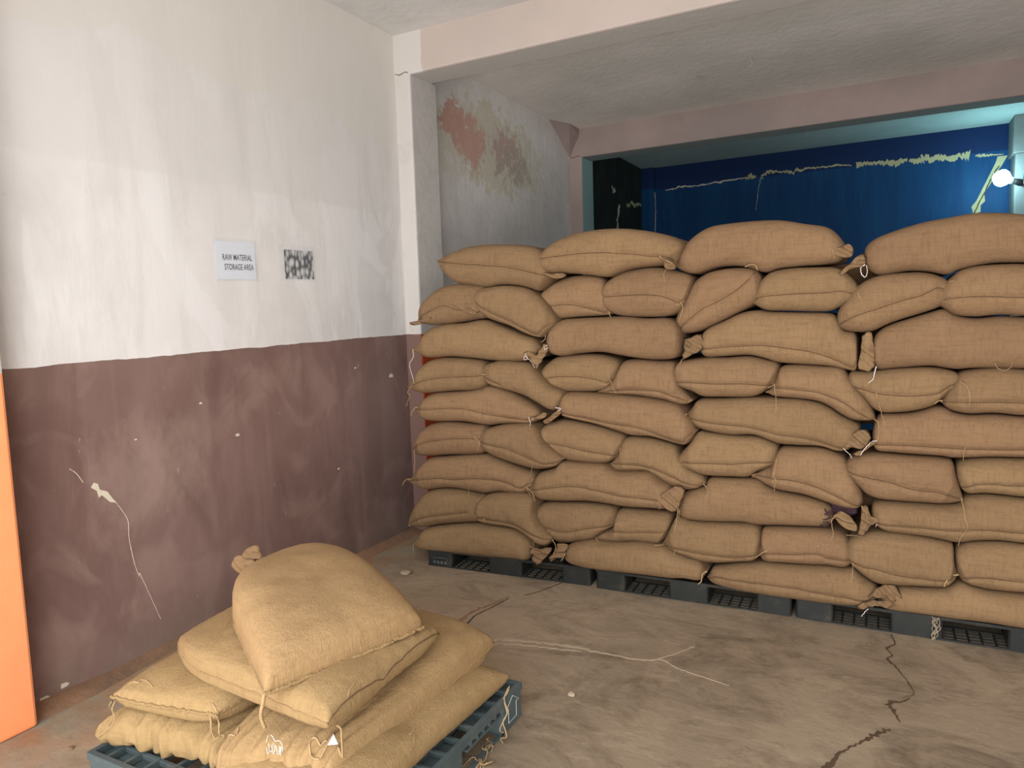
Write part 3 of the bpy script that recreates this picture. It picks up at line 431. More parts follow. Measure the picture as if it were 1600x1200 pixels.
('8b',3.52,.85,[(-2.158,.367),(-2.116,.421),(-2.041,.477),(-1.914,.5),(-1.812,.505),(-1.748,.482),(-1.735,.399),(-1.698,.322),(-1.644,.277)],[(-2.158,.367),(-2.12,.328),(-2.061,.3),(-1.921,.297),(-1.852,.286),(-1.788,.253),(-1.721,.22),(-1.669,.223),(-1.645,.255)],[(-2.145,.36),(-2.089,.343),(-1.974,.336),(-1.871,.329),(-1.77,.296),(-1.66,.257)]),
('8c',3.59,.85,[(-1.816,.319),(-1.786,.375),(-1.735,.432),(-1.679,.453),(-1.6,.46),(-1.455,.47),(-1.351,.47),(-1.296,.454),(-1.283,.413),(-1.283,.363)],[(-1.816,.319),(-1.748,.282),(-1.689,.259),(-1.661,.236),(-1.618,.219),(-1.567,.226),(-1.509,.244),(-1.429,.264),(-1.376,.307),(-1.32,.342),(-1.283,.36)],[(-1.796,.31),(-1.691,.311),(-1.62,.3),(-1.508,.313),(-1.428,.337),(-1.36,.351),(-1.294,.359)]),
('8d',3.6,.85,[(-1.422,.266),(-1.387,.302),(-1.32,.339),(-1.287,.382),(-1.282,.435),(-1.253,.456),(-1.167,.461),(-1.081,.462),(-1.012,.459),(-.986,.428),(-1.0,.372),(-1.024,.328)],[(-1.422,.266),(-1.37,.258),(-1.281,.265),(-1.188,.28),(-1.128,.28),(-1.065,.285),(-1.024,.314)],[(-1.399,.283),(-1.343,.318),(-1.277,.333),(-1.187,.34),(-1.065,.354),(-1.013,.363)]),
('8e',3.58,.85,[(-1.043,.287),(-1.015,.341),(-.987,.399),(-.963,.442),(-.924,.443),(-.884,.43),(-.762,.434),(-.638,.444),(-.571,.439),(-.547,.403),(-.547,.345),(-.535,.321)],[(-1.043,.287),(-1.002,.268),(-.925,.243),(-.843,.224),(-.763,.225),(-.647,.247),(-.583,.263),(-.535,.308)],[(-1.036,.284),(-.968,.286),(-.843,.278),(-.725,.277),(-.647,.28),(-.577,.299),(-.541,.314)]),
('8f',3.6,.85,[(-.556,.299),(-.553,.371),(-.541,.424),(-.505,.437),(-.432,.446),(-.331,.454),(-.247,.457),(-.184,.44),(-.151,.394),(-.142,.34)],[(-.556,.299),(-.535,.263),(-.46,.263),(-.316,.273),(-.246,.28),(-.19,.278),(-.155,.293),(-.142,.322)],[(-.538,.304),(-.499,.316),(-.388,.324),(-.288,.343),(-.246,.327),(-.161,.326)]),
('8g',3.585,.85,[(-.19,.354),(-.177,.393),(-.145,.433),(-.1,.457),(-.051,.471),(-.009,.473),(.062,.473),(.157,.466),(.225,.457),(.252,.443),(.258,.372),(.274,.322)],[(-.19,.354),(-.171,.329),(-.138,.294),(-.09,.252),(-.039,.226),(.021,.226),(.114,.237),(.215,.25),(.253,.276),(.274,.308)],[(-.177,.338),(-.104,.311),(-.03,.306),(.065,.289),(.161,.288),(.219,.291),(.267,.31)]),
('8h',3.6,.85,[(.27,.32),(.259,.376),(.263,.428),(.298,.456),(.337,.466),(.422,.477),(.508,.476),(.638,.481),(.707,.436)],[(.27,.32),(.29,.285),(.343,.267),(.408,.26),(.514,.265),(.645,.283),(.71,.361)],[(.28,.301),(.32,.318),(.385,.325),(.512,.329),(.695,.353)]),
('9a',3.55,.5,[(-2.62,.099),(-2.569,.151),(-2.528,.2),(-2.479,.226),(-2.38,.249),(-2.21,.28),(-2.087,.289),(-1.938,.287),(-1.867,.272),(-1.803,.235),(-1.764,.191)],[(-2.62,.099),(-2.568,.077),(-2.506,.073),(-2.388,.08),(-2.219,.086),(-2.051,.093),(-1.894,.102),(-1.807,.11),(-1.765,.157)],[]),
('9b',3.55,.5,[(-1.586,.173),(-1.578,.207),(-1.55,.232),(-1.5,.253),(-1.413,.275),(-1.351,.271),(-1.264,.279),(-1.171,.293),(-1.112,.294),(-1.034,.293),(-.987,.275),(-.918,.247),(-.836,.228),(-.808,.195)],[(-1.586,.173),(-1.572,.142),(-1.545,.124),(-1.481,.115),(-1.394,.112),(-1.174,.119),(-1.002,.123),(-.919,.132),(-.837,.134),(-.808,.162)],[]),
('9c',3.6,.5,[(-.813,.137),(-.796,.17),(-.777,.2),(-.72,.218),(-.651,.237),(-.55,.257),(-.46,.26),(-.316,.27),(-.246,.277),(-.19,.275),(-.141,.282),(-.109,.256),(-.077,.233),(-.042,.208),(-.028,.176)],[(-.813,.137),(-.79,.114),(-.752,.103),(-.673,.095),(-.519,.089),(-.395,.09),(-.266,.091),(-.147,.099),(-.08,.119),(-.041,.147),(-.028,.167)],[(-.803,.135),(-.752,.156),(-.673,.158),(-.519,.161),(-.41,.161),(-.267,.155),(-.161,.149),(-.08,.14)]),
('9d',3.6,.5,[(-.035,.136),(-.02,.187),(.021,.217),(.115,.229),(.216,.242),(.281,.278),(.343,.264),(.408,.257),(.514,.262),(.645,.269),(.812,.274),(.837,.241)],[(-.035,.136),(-.019,.111),(.038,.105),(.102,.107),(.195,.108),(.287,.109),(.405,.113),(.519,.111),(.735,.114),(.818,.124),(.84,.18)],[])]
STRINGS=[
('1b',3.445,[(-1.003,1.762),(-.984,1.748),(-.959,1.734),(-.934,1.721)],.0026,0),
('1c',3.515,[(-.249,1.75),(-.246,1.727),(-.251,1.708)],.0013,0),
('1c',3.515,[(-.239,1.744),(-.236,1.721),(-.231,1.701)],.0013,0),
('1b',3.445,[(-.972,1.696),(-.985,1.669),(-.973,1.637)],.001,0),
('1d',3.515,[(-.11,1.669),(-.125,1.659),(-.122,1.631),(-.107,1.616),(-.1,1.638),(-.103,1.666)],.0021,1),
('2a',3.465,[(-2.016,1.548),(-2.014,1.513),(-2.027,1.499)],.0014,0),
('2a',3.465,[(-2.365,1.523),(-2.389,1.486),(-2.38,1.475)],.0013,0),
('2a',3.465,[(-2.512,1.47),(-2.515,1.429),(-2.483,1.429),(-2.481,1.459)],.001,0),
('2b',3.435,[(-1.618,1.387),(-1.626,1.367),(-1.642,1.35)],.0018,0),
('2c',3.515,[(-1.292,1.498),(-1.282,1.458),(-1.28,1.425),(-1.27,1.392)],.0016,0),
('2d',3.495,[(-.915,1.537),(-.906,1.512),(-.912,1.475),(-.919,1.44)],.0019,0),
('2e',3.515,[(-.614,1.69),(-.591,1.7),(-.565,1.693),(-.557,1.669)],.0024,0),
('2e',3.515,[(-.931,1.39),(-.944,1.365),(-.947,1.336),(-.954,1.308)],.0014,0),
('2e',3.515,[(-.759,1.516),(-.757,1.476),(-.751,1.436)],.001,0),
('2f',3.505,[(-.136,1.548),(-.126,1.528),(-.115,1.511)],.0021,0),
('2h',3.5,[(.208,1.581),(.226,1.583)],.0016,0),
('3a',3.465,[(-2.498,1.316),(-2.505,1.27),(-2.521,1.225),(-2.502,1.149),(-2.509,1.111)],.0016,1),
('3a',3.465,[(-1.758,1.288),(-1.747,1.263),(-1.759,1.256),(-1.754,1.277),(-1.725,1.242),(-1.699,1.211)],.0018,1),
('3b',3.465,[(-1.623,1.332),(-1.642,1.328),(-1.635,1.311),(-1.616,1.321)],.0019,1),
('3c',3.515,[(-.916,1.254),(-.929,1.229),(-.939,1.206)],.0018,0),
('3d',3.515,[(-.059,1.224),(-.066,1.19),(-.07,1.17),(-.088,1.153)],.0022,1),
('3d',3.515,[(.376,1.24),(.388,1.219),(.41,1.211),(.431,1.23),(.432,1.251)],.0011,0),
('4a',3.465,[(-2.509,1.103),(-2.543,1.083),(-2.544,1.06),(-2.531,1.041),(-2.557,1.01),(-2.563,.975)],.0018,0),
('4b',3.435,[(-2.018,1.176),(-1.994,1.173)],.0024,0),
('4c',3.515,[(-1.292,1.147),(-1.285,1.127),(-1.272,1.107),(-1.255,1.074)],.0014,0),
('4d',3.515,[(-.886,1.045),(-.87,1.051)],.0021,0),
('4e',3.495,[(-.507,1.124),(-.49,1.131),(-.479,1.143),(-.476,1.113),(-.473,1.077),(-.47,1.008)],.0016,0),
('4f',3.515,[(-.164,1.126),(-.167,1.109),(-.156,1.109),(-.156,1.123)],.0013,0),
('4f',3.515,[(-.063,.989),(-.047,.978),(-.044,.935),(-.049,.898)],.0018,0),
('4g',3.505,[(-.057,1.115),(-.046,1.065),(-.035,1.023),(-.019,.967)],.0013,0),
('4g',3.505,[(.255,1.163),(.278,1.147),(.287,1.123),(.291,1.088),(.289,1.053)],.0014,0),
('4h',3.515,[(.193,1.081),(.179,1.078),(.165,1.07)],.0032,0),
('5a',3.465,[(-2.48,.97),(-2.503,.969),(-2.518,.945),(-2.529,.918)],.0027,0),
('5a',3.465,[(-1.746,.941),(-1.743,.913),(-1.736,.896)],.0019,1),
('5a',3.465,[(-1.74,.885),(-1.74,.771),(-1.731,.665),(-1.749,.592)],.0012,0),
('5b',3.465,[(-1.583,.999),(-1.557,.993),(-1.569,.983)],.0024,1),
('5c',3.505,[(-.891,.985),(-.907,.972),(-.916,.942)],.0024,0),
('5c',3.505,[(-.184,.857),(-.173,.84),(-.157,.83),(-.149,.813)],.0016,1),
('5d',3.515,[(-.051,.895),(-.071,.888),(-.096,.861),(-.116,.827)],.0021,1),
('5d',3.515,[(.283,.886),(.277,.861),(.275,.828)],.0013,0),
('6a',3.465,[(-2.521,.709),(-2.528,.666),(-2.516,.628),(-2.524,.576)],.0018,0),
('6b',3.435,[(-2.079,.823),(-2.055,.795),(-2.053,.747)],.0016,0),
('6b',3.435,[(-2.042,.803),(-2.052,.769),(-2.055,.795),(-2.079,.826)],.0013,0),
('6c',3.505,[(-1.239,.794),(-1.243,.767),(-1.236,.74)],.0018,0),
('6d',3.515,[(-.813,.638),(-.801,.619),(-.785,.601)],.0024,0),
('6d',3.515,[(-.795,.594),(-.792,.556),(-.792,.523)],.0008,0),
('6e',3.495,[(-.469,.787),(-.474,.744),(-.48,.713),(-.468,.683),(-.477,.664),(-.477,.634)],.0016,0),
('6f',3.515,[(-.582,.698),(-.561,.706)],.0019,0),
('6f',3.515,[(-.108,.594),(-.097,.578),(-.087,.561)],.0024,0),
('6g',3.505,[(.271,.667),(.282,.624),(.285,.589),(.297,.551),(.291,.523),(.271,.492),(.265,.464)],.0014,0),
('7a',3.465,[(-2.559,.53),(-2.588,.528),(-2.603,.511),(-2.614,.49)],.0027,0),
('7a',3.465,[(-2.143,.534),(-2.154,.491),(-2.151,.454)],.0011,0),
('7b',3.455,[(-1.728,.603),(-1.753,.569),(-1.777,.549)],.0014,0),
('7b',3.455,[(-1.766,.55),(-1.739,.523),(-1.713,.479)],.0026,0),
('7b',3.455,[(-1.766,.539),(-1.747,.505)],.0016,0),
('7b',3.455,[(-1.023,.562),(-1.017,.523),(-1.021,.503)],.0014,0),
('7b',3.455,[(-.926,.515),(-.933,.472),(-.943,.393)],.0021,0),
('7b',3.455,[(-.92,.509),(-.924,.46)],.0016,0),
('7c',3.515,[(-.228,.522),(-.207,.539),(-.189,.55)],.0024,0),
('7c',3.515,[(-.231,.519),(-.228,.48),(-.222,.457),(-.23,.425)],.0016,0),
('7d',3.515,[(-.169,.454),(-.135,.452),(-.103,.456)],.0013,0),
('7d',3.515,[(-.045,.518),(-.05,.503)],.0014,1),
('8a',3.465,[(-2.585,.246),(-2.58,.234)],.0032,0),
('8b',3.435,[(-2.035,.353),(-2.028,.328)],.0019,0),
('8b',3.435,[(-1.609,.281),(-1.595,.24),(-1.604,.196)],.0021,0),
('8c',3.505,[(-1.773,.344),(-1.763,.29),(-1.757,.235),(-1.75,.181)],.0018,0),
('8c',3.505,[(-1.267,.389),(-1.25,.38),(-1.229,.359)],.0024,0),
('8d',3.515,[(-1.388,.295),(-1.378,.261),(-1.385,.249)],.0019,0),
('8e',3.495,[(-1.061,.3),(-1.035,.3),(-1.011,.313)],.0021,0),
('8e',3.495,[(-.955,.286),(-.962,.252),(-.976,.2),(-.963,.185),(-.967,.148)],.0014,0),
('8f',3.515,[(-.596,.282),(-.566,.292),(-.531,.326),(-.507,.341)],.0027,0),
('8f',3.515,[(-.295,.387),(-.262,.385),(-.23,.371)],.0012,0),
('8f',3.515,[(-.273,.402),(-.262,.385),(-.27,.363)],.0012,0),
('8f',3.515,[(-.246,.402),(-.262,.382),(-.238,.364)],.0012,0),
('8g',3.5,[(-.138,.331),(-.14,.286),(-.144,.237)],.0014,0),
('8h',3.515,[(.269,.331),(.246,.319),(.225,.296),(.218,.272)],.004,0),
('9a',3.465,[(-2.558,.129),(-2.569,.103),(-2.551,.074)],.0018,0),
('9a',3.465,[(-1.765,.217),(-1.746,.201),(-1.751,.178)],.0016,0),
('9b',3.465,[(-.788,.21),(-.81,.191),(-.814,.158),(-.83,.142)],.0036,0),
('9b',3.465,[(-1.552,.197),(-1.564,.174),(-1.572,.159)],.0014,1),
('9d',3.515,[(-.037,.138),(-.042,.149),(-.034,.162),(-.019,.167)],.0013,0),
('9d',3.515,[(-.075,.119),(-.083,.106),(-.101,.084)],.0019,1)]
FLAPS=[
('1a',3.48,[(-1.663,1.726),(-1.6,1.713),(-1.526,1.709),(-1.509,1.694),(-1.545,1.683),(-1.593,1.685),(-1.638,1.705)]),
('1b',3.46,[(-1.017,1.767),(-.976,1.752),(-.938,1.725),(-.926,1.697),(-.973,1.693),(-.985,1.725)]),
('1c',3.53,[(-.25,1.748),(-.211,1.754),(-.178,1.766),(-.157,1.745),(-.159,1.711),(-.177,1.704),(-.216,1.715),(-.247,1.728)]),
('1d',3.53,[(-.215,1.639),(-.195,1.658),(-.172,1.676),(-.144,1.708),(-.114,1.719),(-.106,1.669),(-.138,1.66),(-.177,1.648),(-.2,1.63)]),
('2a',3.48,[(-2.236,1.57),(-2.155,1.56),(-2.107,1.576),(-2.036,1.577),(-2.025,1.541),(-2.073,1.507),(-2.131,1.523),(-2.181,1.539)]),
('2a',3.48,[(-2.357,1.522),(-2.43,1.494),(-2.486,1.481),(-2.523,1.474),(-2.519,1.459),(-2.469,1.458),(-2.414,1.468),(-2.368,1.485)]),
('3a',3.48,[(-1.773,1.29),(-1.732,1.255),(-1.698,1.203),(-1.667,1.245),(-1.623,1.307),(-1.637,1.345),(-1.664,1.314),(-1.696,1.269),(-1.742,1.304)]),
('3c',3.53,[(-.913,1.348),(-.865,1.366),(-.822,1.378),(-.816,1.306),(-.872,1.275),(-.917,1.25),(-.907,1.3)]),
('3d',3.53,[(-.117,1.359),(-.079,1.375),(-.064,1.217),(-.13,1.208),(-.123,1.282)]),
('5a',3.48,[(-1.746,.935),(-1.699,.948),(-1.659,.97),(-1.641,.961),(-1.66,.939),(-1.707,.926),(-1.742,.921)]),
('5b',3.48,[(-1.568,.994),(-1.614,.958),(-1.665,.921),(-1.661,.907),(-1.627,.912),(-1.588,.945),(-1.553,.971)]),
('5c',3.52,[(-.182,.858),(-.159,.909),(-.131,.936),(-.092,.944),(-.074,.907),(-.096,.86),(-.125,.855)]),
('5d',3.53,[(-.049,.895),(-.072,.888),(-.097,.864),(-.12,.836),(-.143,.832),(-.138,.82),(-.114,.825),(-.086,.856),(-.056,.878)]),
('7b',3.47,[(-1.044,.566),(-.991,.594),(-.939,.628),(-.894,.609),(-.914,.545),(-.94,.494),(-.992,.505),(-1.025,.528)]),
('7c',3.53,[(-.227,.536),(-.198,.557),(-.171,.548),(-.144,.53),(-.125,.496),(-.125,.476),(-.154,.472),(-.192,.495),(-.219,.519)]),
('7d',3.53,[(-.108,.593),(-.083,.593),(-.066,.544),(-.01,.533),(-.051,.52),(-.078,.49),(-.101,.452),(-.12,.461),(-.11,.531)]),
('9a',3.48,[(-1.765,.209),(-1.702,.206),(-1.635,.221),(-1.648,.187),(-1.688,.142),(-1.733,.102),(-1.759,.143)]),
('9b',3.48,[(-1.596,.252),(-1.535,.252),(-1.551,.207),(-1.556,.181),(-1.606,.16),(-1.649,.136),(-1.652,.161),(-1.616,.198)]),
('9d',3.53,[(-.076,.173),(-.046,.214),(-.003,.239),(.033,.241),(.051,.212),(.059,.183),(.029,.17),(-.027,.178),(-.058,.17)]),
('9d',3.53,[(-.126,.114),(-.1,.142),(-.061,.158),(-.019,.165),(.037,.156),(-.001,.132),(-.039,.14),(-.081,.124),(-.112,.101)])]
PILE=[('d1',.0055,0,[(-1.5482,1.3652,.46),(-1.5591,1.368,.4275),(-1.574,1.3721,.395),(-1.5868,1.3837,.3625),(-1.5896,1.3956,.33)]),('d1',.0011,1,[(-1.6006,1.4051,.32),(-1.5654,1.3791,.32),(-1.5885,1.4107,.32),(-1.5501,1.3863,.32),(-1.5729,1.4179,.32),(-1.5332,1.3941,.32),(-1.5524,1.4203,.32)]),('d1',.001,1,[(-1.6023,1.4115,.32),(-1.5643,1.3901,.32),(-1.5814,1.4212,.32),(-1.5591,1.4243,.32),(-1.5365,1.3926,.32),(-1.5597,1.4027,.32)]),('d1',.001,1,[(-1.5887,1.3963,.32),(-1.5953,1.4147,.32),(-1.5645,1.4147,.32),(-1.5384,1.4091,.32),(-1.526,1.3872,.32)]),('c1',.003,0,[(-1.3707,1.4301,.395),(-1.3627,1.4405,.3762),(-1.3529,1.4517,.3575),(-1.3582,1.459,.3388),(-1.386,1.4729,.32)]),('c1',.0028,0,[(-1.4174,1.4939,.31),(-1.4112,1.4549,.31),(-1.4134,1.4234,.31),(-1.4344,1.4203,.31),(-1.4591,1.436,.31),(-1.4626,1.4553,.31),(-1.437,1.4567,.31),(-1.4222,1.467,.31)]),('b1',.0018,0,[(-1.8224,1.4143,.3),(-1.849,1.4246,.2733),(-1.8495,1.4155,.2467),(-1.8336,1.4144,.22),(-1.8235,1.4253,.1933),(-1.8559,1.4308,.1667),(-1.8527,1.4162,.14)]),('b1',.0016,0,[(-1.8176,1.4127,.3),(-1.8235,1.4269,.268),(-1.8283,1.4257,.236),(-1.8162,1.4322,.204),(-1.8132,1.4342,.172),(-1.8103,1.429,.14)]),('b1',.0018,0,[(-2.1974,1.3353,.3),(-2.2017,1.3252,.276),(-2.1998,1.3304,.252),(-2.2039,1.3246,.228),(-2.2237,1.3115,.204),(-2.2543,1.3011,.18)]),('b1',.0016,0,[(-2.2053,1.3275,.3),(-2.2264,1.3325,.275),(-2.2294,1.3453,.25),(-2.2276,1.3354,.225),(-2.239,1.3275,.2)]),('d1',.0012,1,[(-1.9649,1.8418,.5),(-1.9396,1.8077,.5),(-1.9149,1.7685,.5)]),('d1',.001,0,[(-1.8741,1.9141,.5),(-1.8541,1.9028,.5),(-1.8409,1.902,.5)]),('b2',.0014,0,[(-1.2347,1.6113,.28),(-1.2399,1.6378,.28),(-1.2505,1.6624,.28)]),('a2',.0014,0,[(-1.2468,1.6267,.22),(-1.2552,1.6546,.22),(-1.273,1.6862,.22)]),('b2',.0014,0,[(-1.369,1.5418,.28),(-1.3641,1.5161,.28),(-1.3559,1.4924,.28)]),('a1',.0018,0,[(-2.1921,1.3625,.25),(-2.1968,1.3814,.25),(-2.1845,1.3956,.25),(-2.1612,1.3978,.25),(-2.1683,1.4073,.25),(-2.1432,1.4103,.25),(-2.095,1.399,.25)]),('a2',.0022,0,[(-1.7494,1.3886,.22),(-1.7298,1.3885,.2233),(-1.7163,1.3961,.2267),(-1.7239,1.4151,.23)]),('a2',.0022,0,[(-1.1962,2.1573,.17),(-1.1995,2.1474,.15),(-1.2091,2.1348,.13),(-1.194,2.12,.11),(-1.1852,2.112,.09),(-1.1895,2.0851,.07),(-1.1934,2.0722,.05),(-1.1899,2.0927,.03)]),('a2',.002,0,[(-1.1962,2.1475,.17),(-1.1926,2.1102,.1464),(-1.1632,2.0779,.1229),(-1.1668,2.0502,.0993),(-1.1524,2.0404,.0757),(-1.1513,2.0415,.0521),(-1.1847,2.0595,.0286),(-1.1826,2.0728,.005)])]
NECKY=2.0
NECK=[[(-2.2629,.4794),(-2.2991,.4822),(-2.3277,.4916),(-2.356,.5066),(-2.3528,.5396),(-2.3202,.5709),(-2.2596,.5948),(-2.2284,.5829),(-2.2161,.5607),(-2.176,.5739),(-2.1935,.5346)],[(-2.2028,.5485),(-2.2413,.5168),(-2.2859,.5024),(-2.3356,.5194),(-2.3367,.5461),(-2.308,.5766),(-2.2572,.578),(-2.2143,.5784)],[(-2.1533,.5858),(-2.1957,.5801),(-2.2459,.5733),(-2.262,.5921),(-2.2273,.62),(-2.1904,.6376),(-2.1627,.6359),(-2.1545,.6113)]]
NECKTIE=[(-2.2841,1.975,.5036),(-2.2503,1.975,.5164),(-2.2156,1.975,.5451),(-2.1919,1.975,.5719)]
SCRAP=[(-1.3948,1.4421,.31),(-1.3681,1.4545,.31),(-1.4102,1.4831,.31)]
TWINE_C=(-1.2019,1.9756,.0)
PEB=[(0,(-1.0915,2.4699),.016,'pale flake of mortar on the floor right of the small pallet'),(0,(-2.5149,3.3184),.035,'large pale flat mortar blob on the floor in front of the stack left end'),(0,(-2.5791,1.3928),.011,'brown clod on the floor at the left corner of the small pallet')]
INK=[[(-.26,.562),(-.252,.545),(-.23,.553)],[(-.263,.537),(-.238,.534)],[(-.281,.511),(-.257,.511),(-.235,.525)],[(-.281,.484),(-.257,.48),(-.243,.497),(-.27,.497)],[(-.236,.555),(-.225,.532)]]
LINING=[(-.243,.574),(-.186,.574),(-.135,.576),(-.126,.537),(-.174,.514),(-.229,.508)]

def pow_(v, e): return (abs(v)**e)*(1 if v >= 0 else -1)
class Sack:
    NS, NF, NB = 72, 34, 12
    def __init__(s, key, y, D, T, B, S, mat, seed):
        s.key, s.y = key, y
        tip = [(T[0][0]+B[0][0])/2, (T[0][1]+B[0][1])/2]; end = [(T[-1][0]+B[-1][0])/2, (T[-1][1]+B[-1][1])/2]
        T = [tip]+T[1:-1]+[end]; B = [tip]+B[1:-1]+[end]
        top = resample(catmull([(p[0], 0, p[1]) for p in T], 8), s.NS); bot = resample(catmull([(p[0], 0, p[1]) for p in B], 8), s.NS)
        s.M = [(a+b)/2 for a, b in zip(top, bot)]; s.H = []
        dx = Vector((end[0]-tip[0], 0, end[1]-tip[1])).normalized(); nz = Vector((-dx.z, 0, dx.x))
        for i, (a, b) in enumerate(zip(top, bot)):
            h = (a-b)/2; h *= .985
            if h.length < .006: h = nz*.006
            s.H.append(h)
        # let the two corners sit slightly proud, like the ears of a stitched sack
        s.bf = [.010+min(.072, .98*h.length) for h in s.H]
        s.rS = [None]*s.NS
        if S:
            P = resample(catmull([(p[0], 0, p[1]) for p in S], 8), 160)
            for q in P:
                i = min(range(s.NS), key=lambda k: (s.M[k]-q).length if s.H[k].length < .02 else abs((q-s.M[k]).dot(Vector((-s.H[k].z, 0, s.H[k].x)).normalized()))+ (0 if (q-s.M[k]).length < .13 else 1))
                h = s.H[i]; r = max(-.82, min(.82, (q-s.M[i]).dot(h)/h.length_squared))
                s.rS[i] = r
            idx = [i for i in range(s.NS) if s.rS[i] is not None]
            for a, b in zip(idx, idx[1:]):
                for k in range(a+1, b): s.rS[k] = s.rS[a]+(s.rS[b]-s.rS[a])*(k-a)/(b-a)
            # run the seam out into the two corners when it ends close to them
            if idx and idx[0] < 16:
                for k in range(2, idx[0]): s.rS[k] = s.rS[idx[0]]
            if idx and idx[-1] > s.NS-17:
                for k in range(idx[-1]+1, s.NS-2): s.rS[k] = s.rS[idx[-1]]*(s.NS-2-k)/(s.NS-2-idx[-1])
            r2 = list(s.rS)
            for k in range(1, s.NS-1):
                if None not in (s.rS[k-1], s.rS[k], s.rS[k+1]): r2[k] = (s.rS[k-1]+s.rS[k]*2+s.rS[k+1])/4
            s.rS = r2
        rnd = random.Random(seed); ox = Vector((rnd.random()*50, rnd.random()*50, rnd.random()*50)); s.ox = ox; s.rnd = rnd
        bm = bmesh.new(); rings = []
        for i in range(s.NS):
            u = i/(s.NS-1); Db = D*(.80+.20*min(1, sin(pi*u)*1.5)); ring = []
            for k in range(s.NF+1):
                th = -pi/2+pi*k/s.NF; t = sin(th); ring.append(bm.verts.new(s.surf(i, t)))
            for k in range(1, s.NB):
                th = pi/2+pi*k/s.NB; t = pow_(sin(th), .55); ring.append(bm.verts.new(s.M[i]+s.H[i]*t+Vector((0, s.y+Db*pow_(-cos(th), .4), 0))))
            rings.append(ring)
        n = len(rings[0])
        for A, Bq in zip(rings, rings[1:]):
            for k in range(n): bm.faces.new((A[k], A[(k+1) % n], Bq[(k+1) % n], Bq[k]))
        bm.faces.new(rings[0][::-1]); bm.faces.new(rings[-1])
        bmesh.ops.recalc_face_normals(bm, faces=bm.faces)
        s.root = empty('jute_sack', (s.M[s.NS//2].x, s.y+D/2, min(b.z for b in bot)))
        bpy.context.view_layer.update()
        s.body = s.part('sack_body', bm, mat, True)
        if S: s.seam()
    def part(s, name, bm, mat, smooth=False):
        bmesh.ops.translate(bm, verts=bm.verts, vec=-Vector(s.root.location))
        return obj(name, bm, mat, s.root, smooth)
    def surf(s, i, t):
        """point of the front face in section i at height t (-1..1)"""
        i0 = max(0, min(s.NS-1, int(i))); h = s.H[i0]; m = s.M[i0]; bf = s.bf[i0]
        n = 2.35; y = -bf*max(0, 1-abs(t)**n)**(1/n)
        p = m+h*t
        g = 0
        if s.rS[i0] is not None and abs(t) < .97: g = math.exp(-((t-s.rS[i0])/.10)**2)
        q = Vector((p.x, 0, p.z))
        a = (1-t*t)
        lump = .010*noise.noise(q*7+s.ox)+.005*noise.noise(q*19+s.ox)
        # gathers running away from the two ends
        u = i0/(s.NS-1); e = math.exp(-u/.10)+math.exp(-(1-u)/.10)
        fold = .0055*e*noise.noise(Vector((u*6, t*5.5, 0))+s.ox)
        # puckers above and below the seam
        if s.rS[i0] is not None:
            fold += .0052*math.exp(-((t-s.rS[i0])/.33)**2)*noise.noise(Vector((p.x*55, t*1.4, 1))+s.ox)
        return Vector((p.x, s.y+y+g*min(.012, bf*.22)+(lump+fold)*a, p.z+.002*a*noise.noise(q*12+s.ox)))
    def seam(s):
        idx = [i for i in range(s.NS) if s.rS[i] is not None]
        P = [s.surf(i, s.rS[i])+Vector((0, -.0015, .001)) for i in idx]
        if len(P) < 4: return
        bm = bmesh.new(); tube(bm, P, .0025, 5)
        L = sum((a-b).length for a, b in zip(P, P[1:])); n = max(4, int(L/.012)); Q = resample(P, n)
        for j, q in enumerate(Q[1:-1]):
            if s.rnd.random() < .2: continue
            t = (Q[j+2]-Q[j]).normalized(); w = Vector((-t.z, 0, t.x))
            tube(bm, [q+w*.0065+Vector((0, -.001, 0)), q-Vector((0, .002, 0)), q-w*.003+t*.002], .0010, 4)
        s.part('seam', bm, M_SEAM)
    def twine(s, y, pts, r, white):
        P = [Vector((p[0], y+.012*sin(k*1.9), p[1])) for k, p in enumerate(pts)]
        # lay the string on the cloth where it crosses it
        P = catmull(P, 6)
        for k, p in enumerate(P): P[k] = p+Vector((.0012*sin(k*2.3), 0, .0012*cos(k*1.7)))
        bm = bmesh.new(); tube(bm, P, max(r, .0010), 5, True)
        s.part('tie_string', bm, M_WTWINE if white else M_TWINE, True)
    def flap(s, y, poly, mat, k=0):
        s.part('mouth_flap', flap_mesh(y, poly, s.ox, k), mat, True)
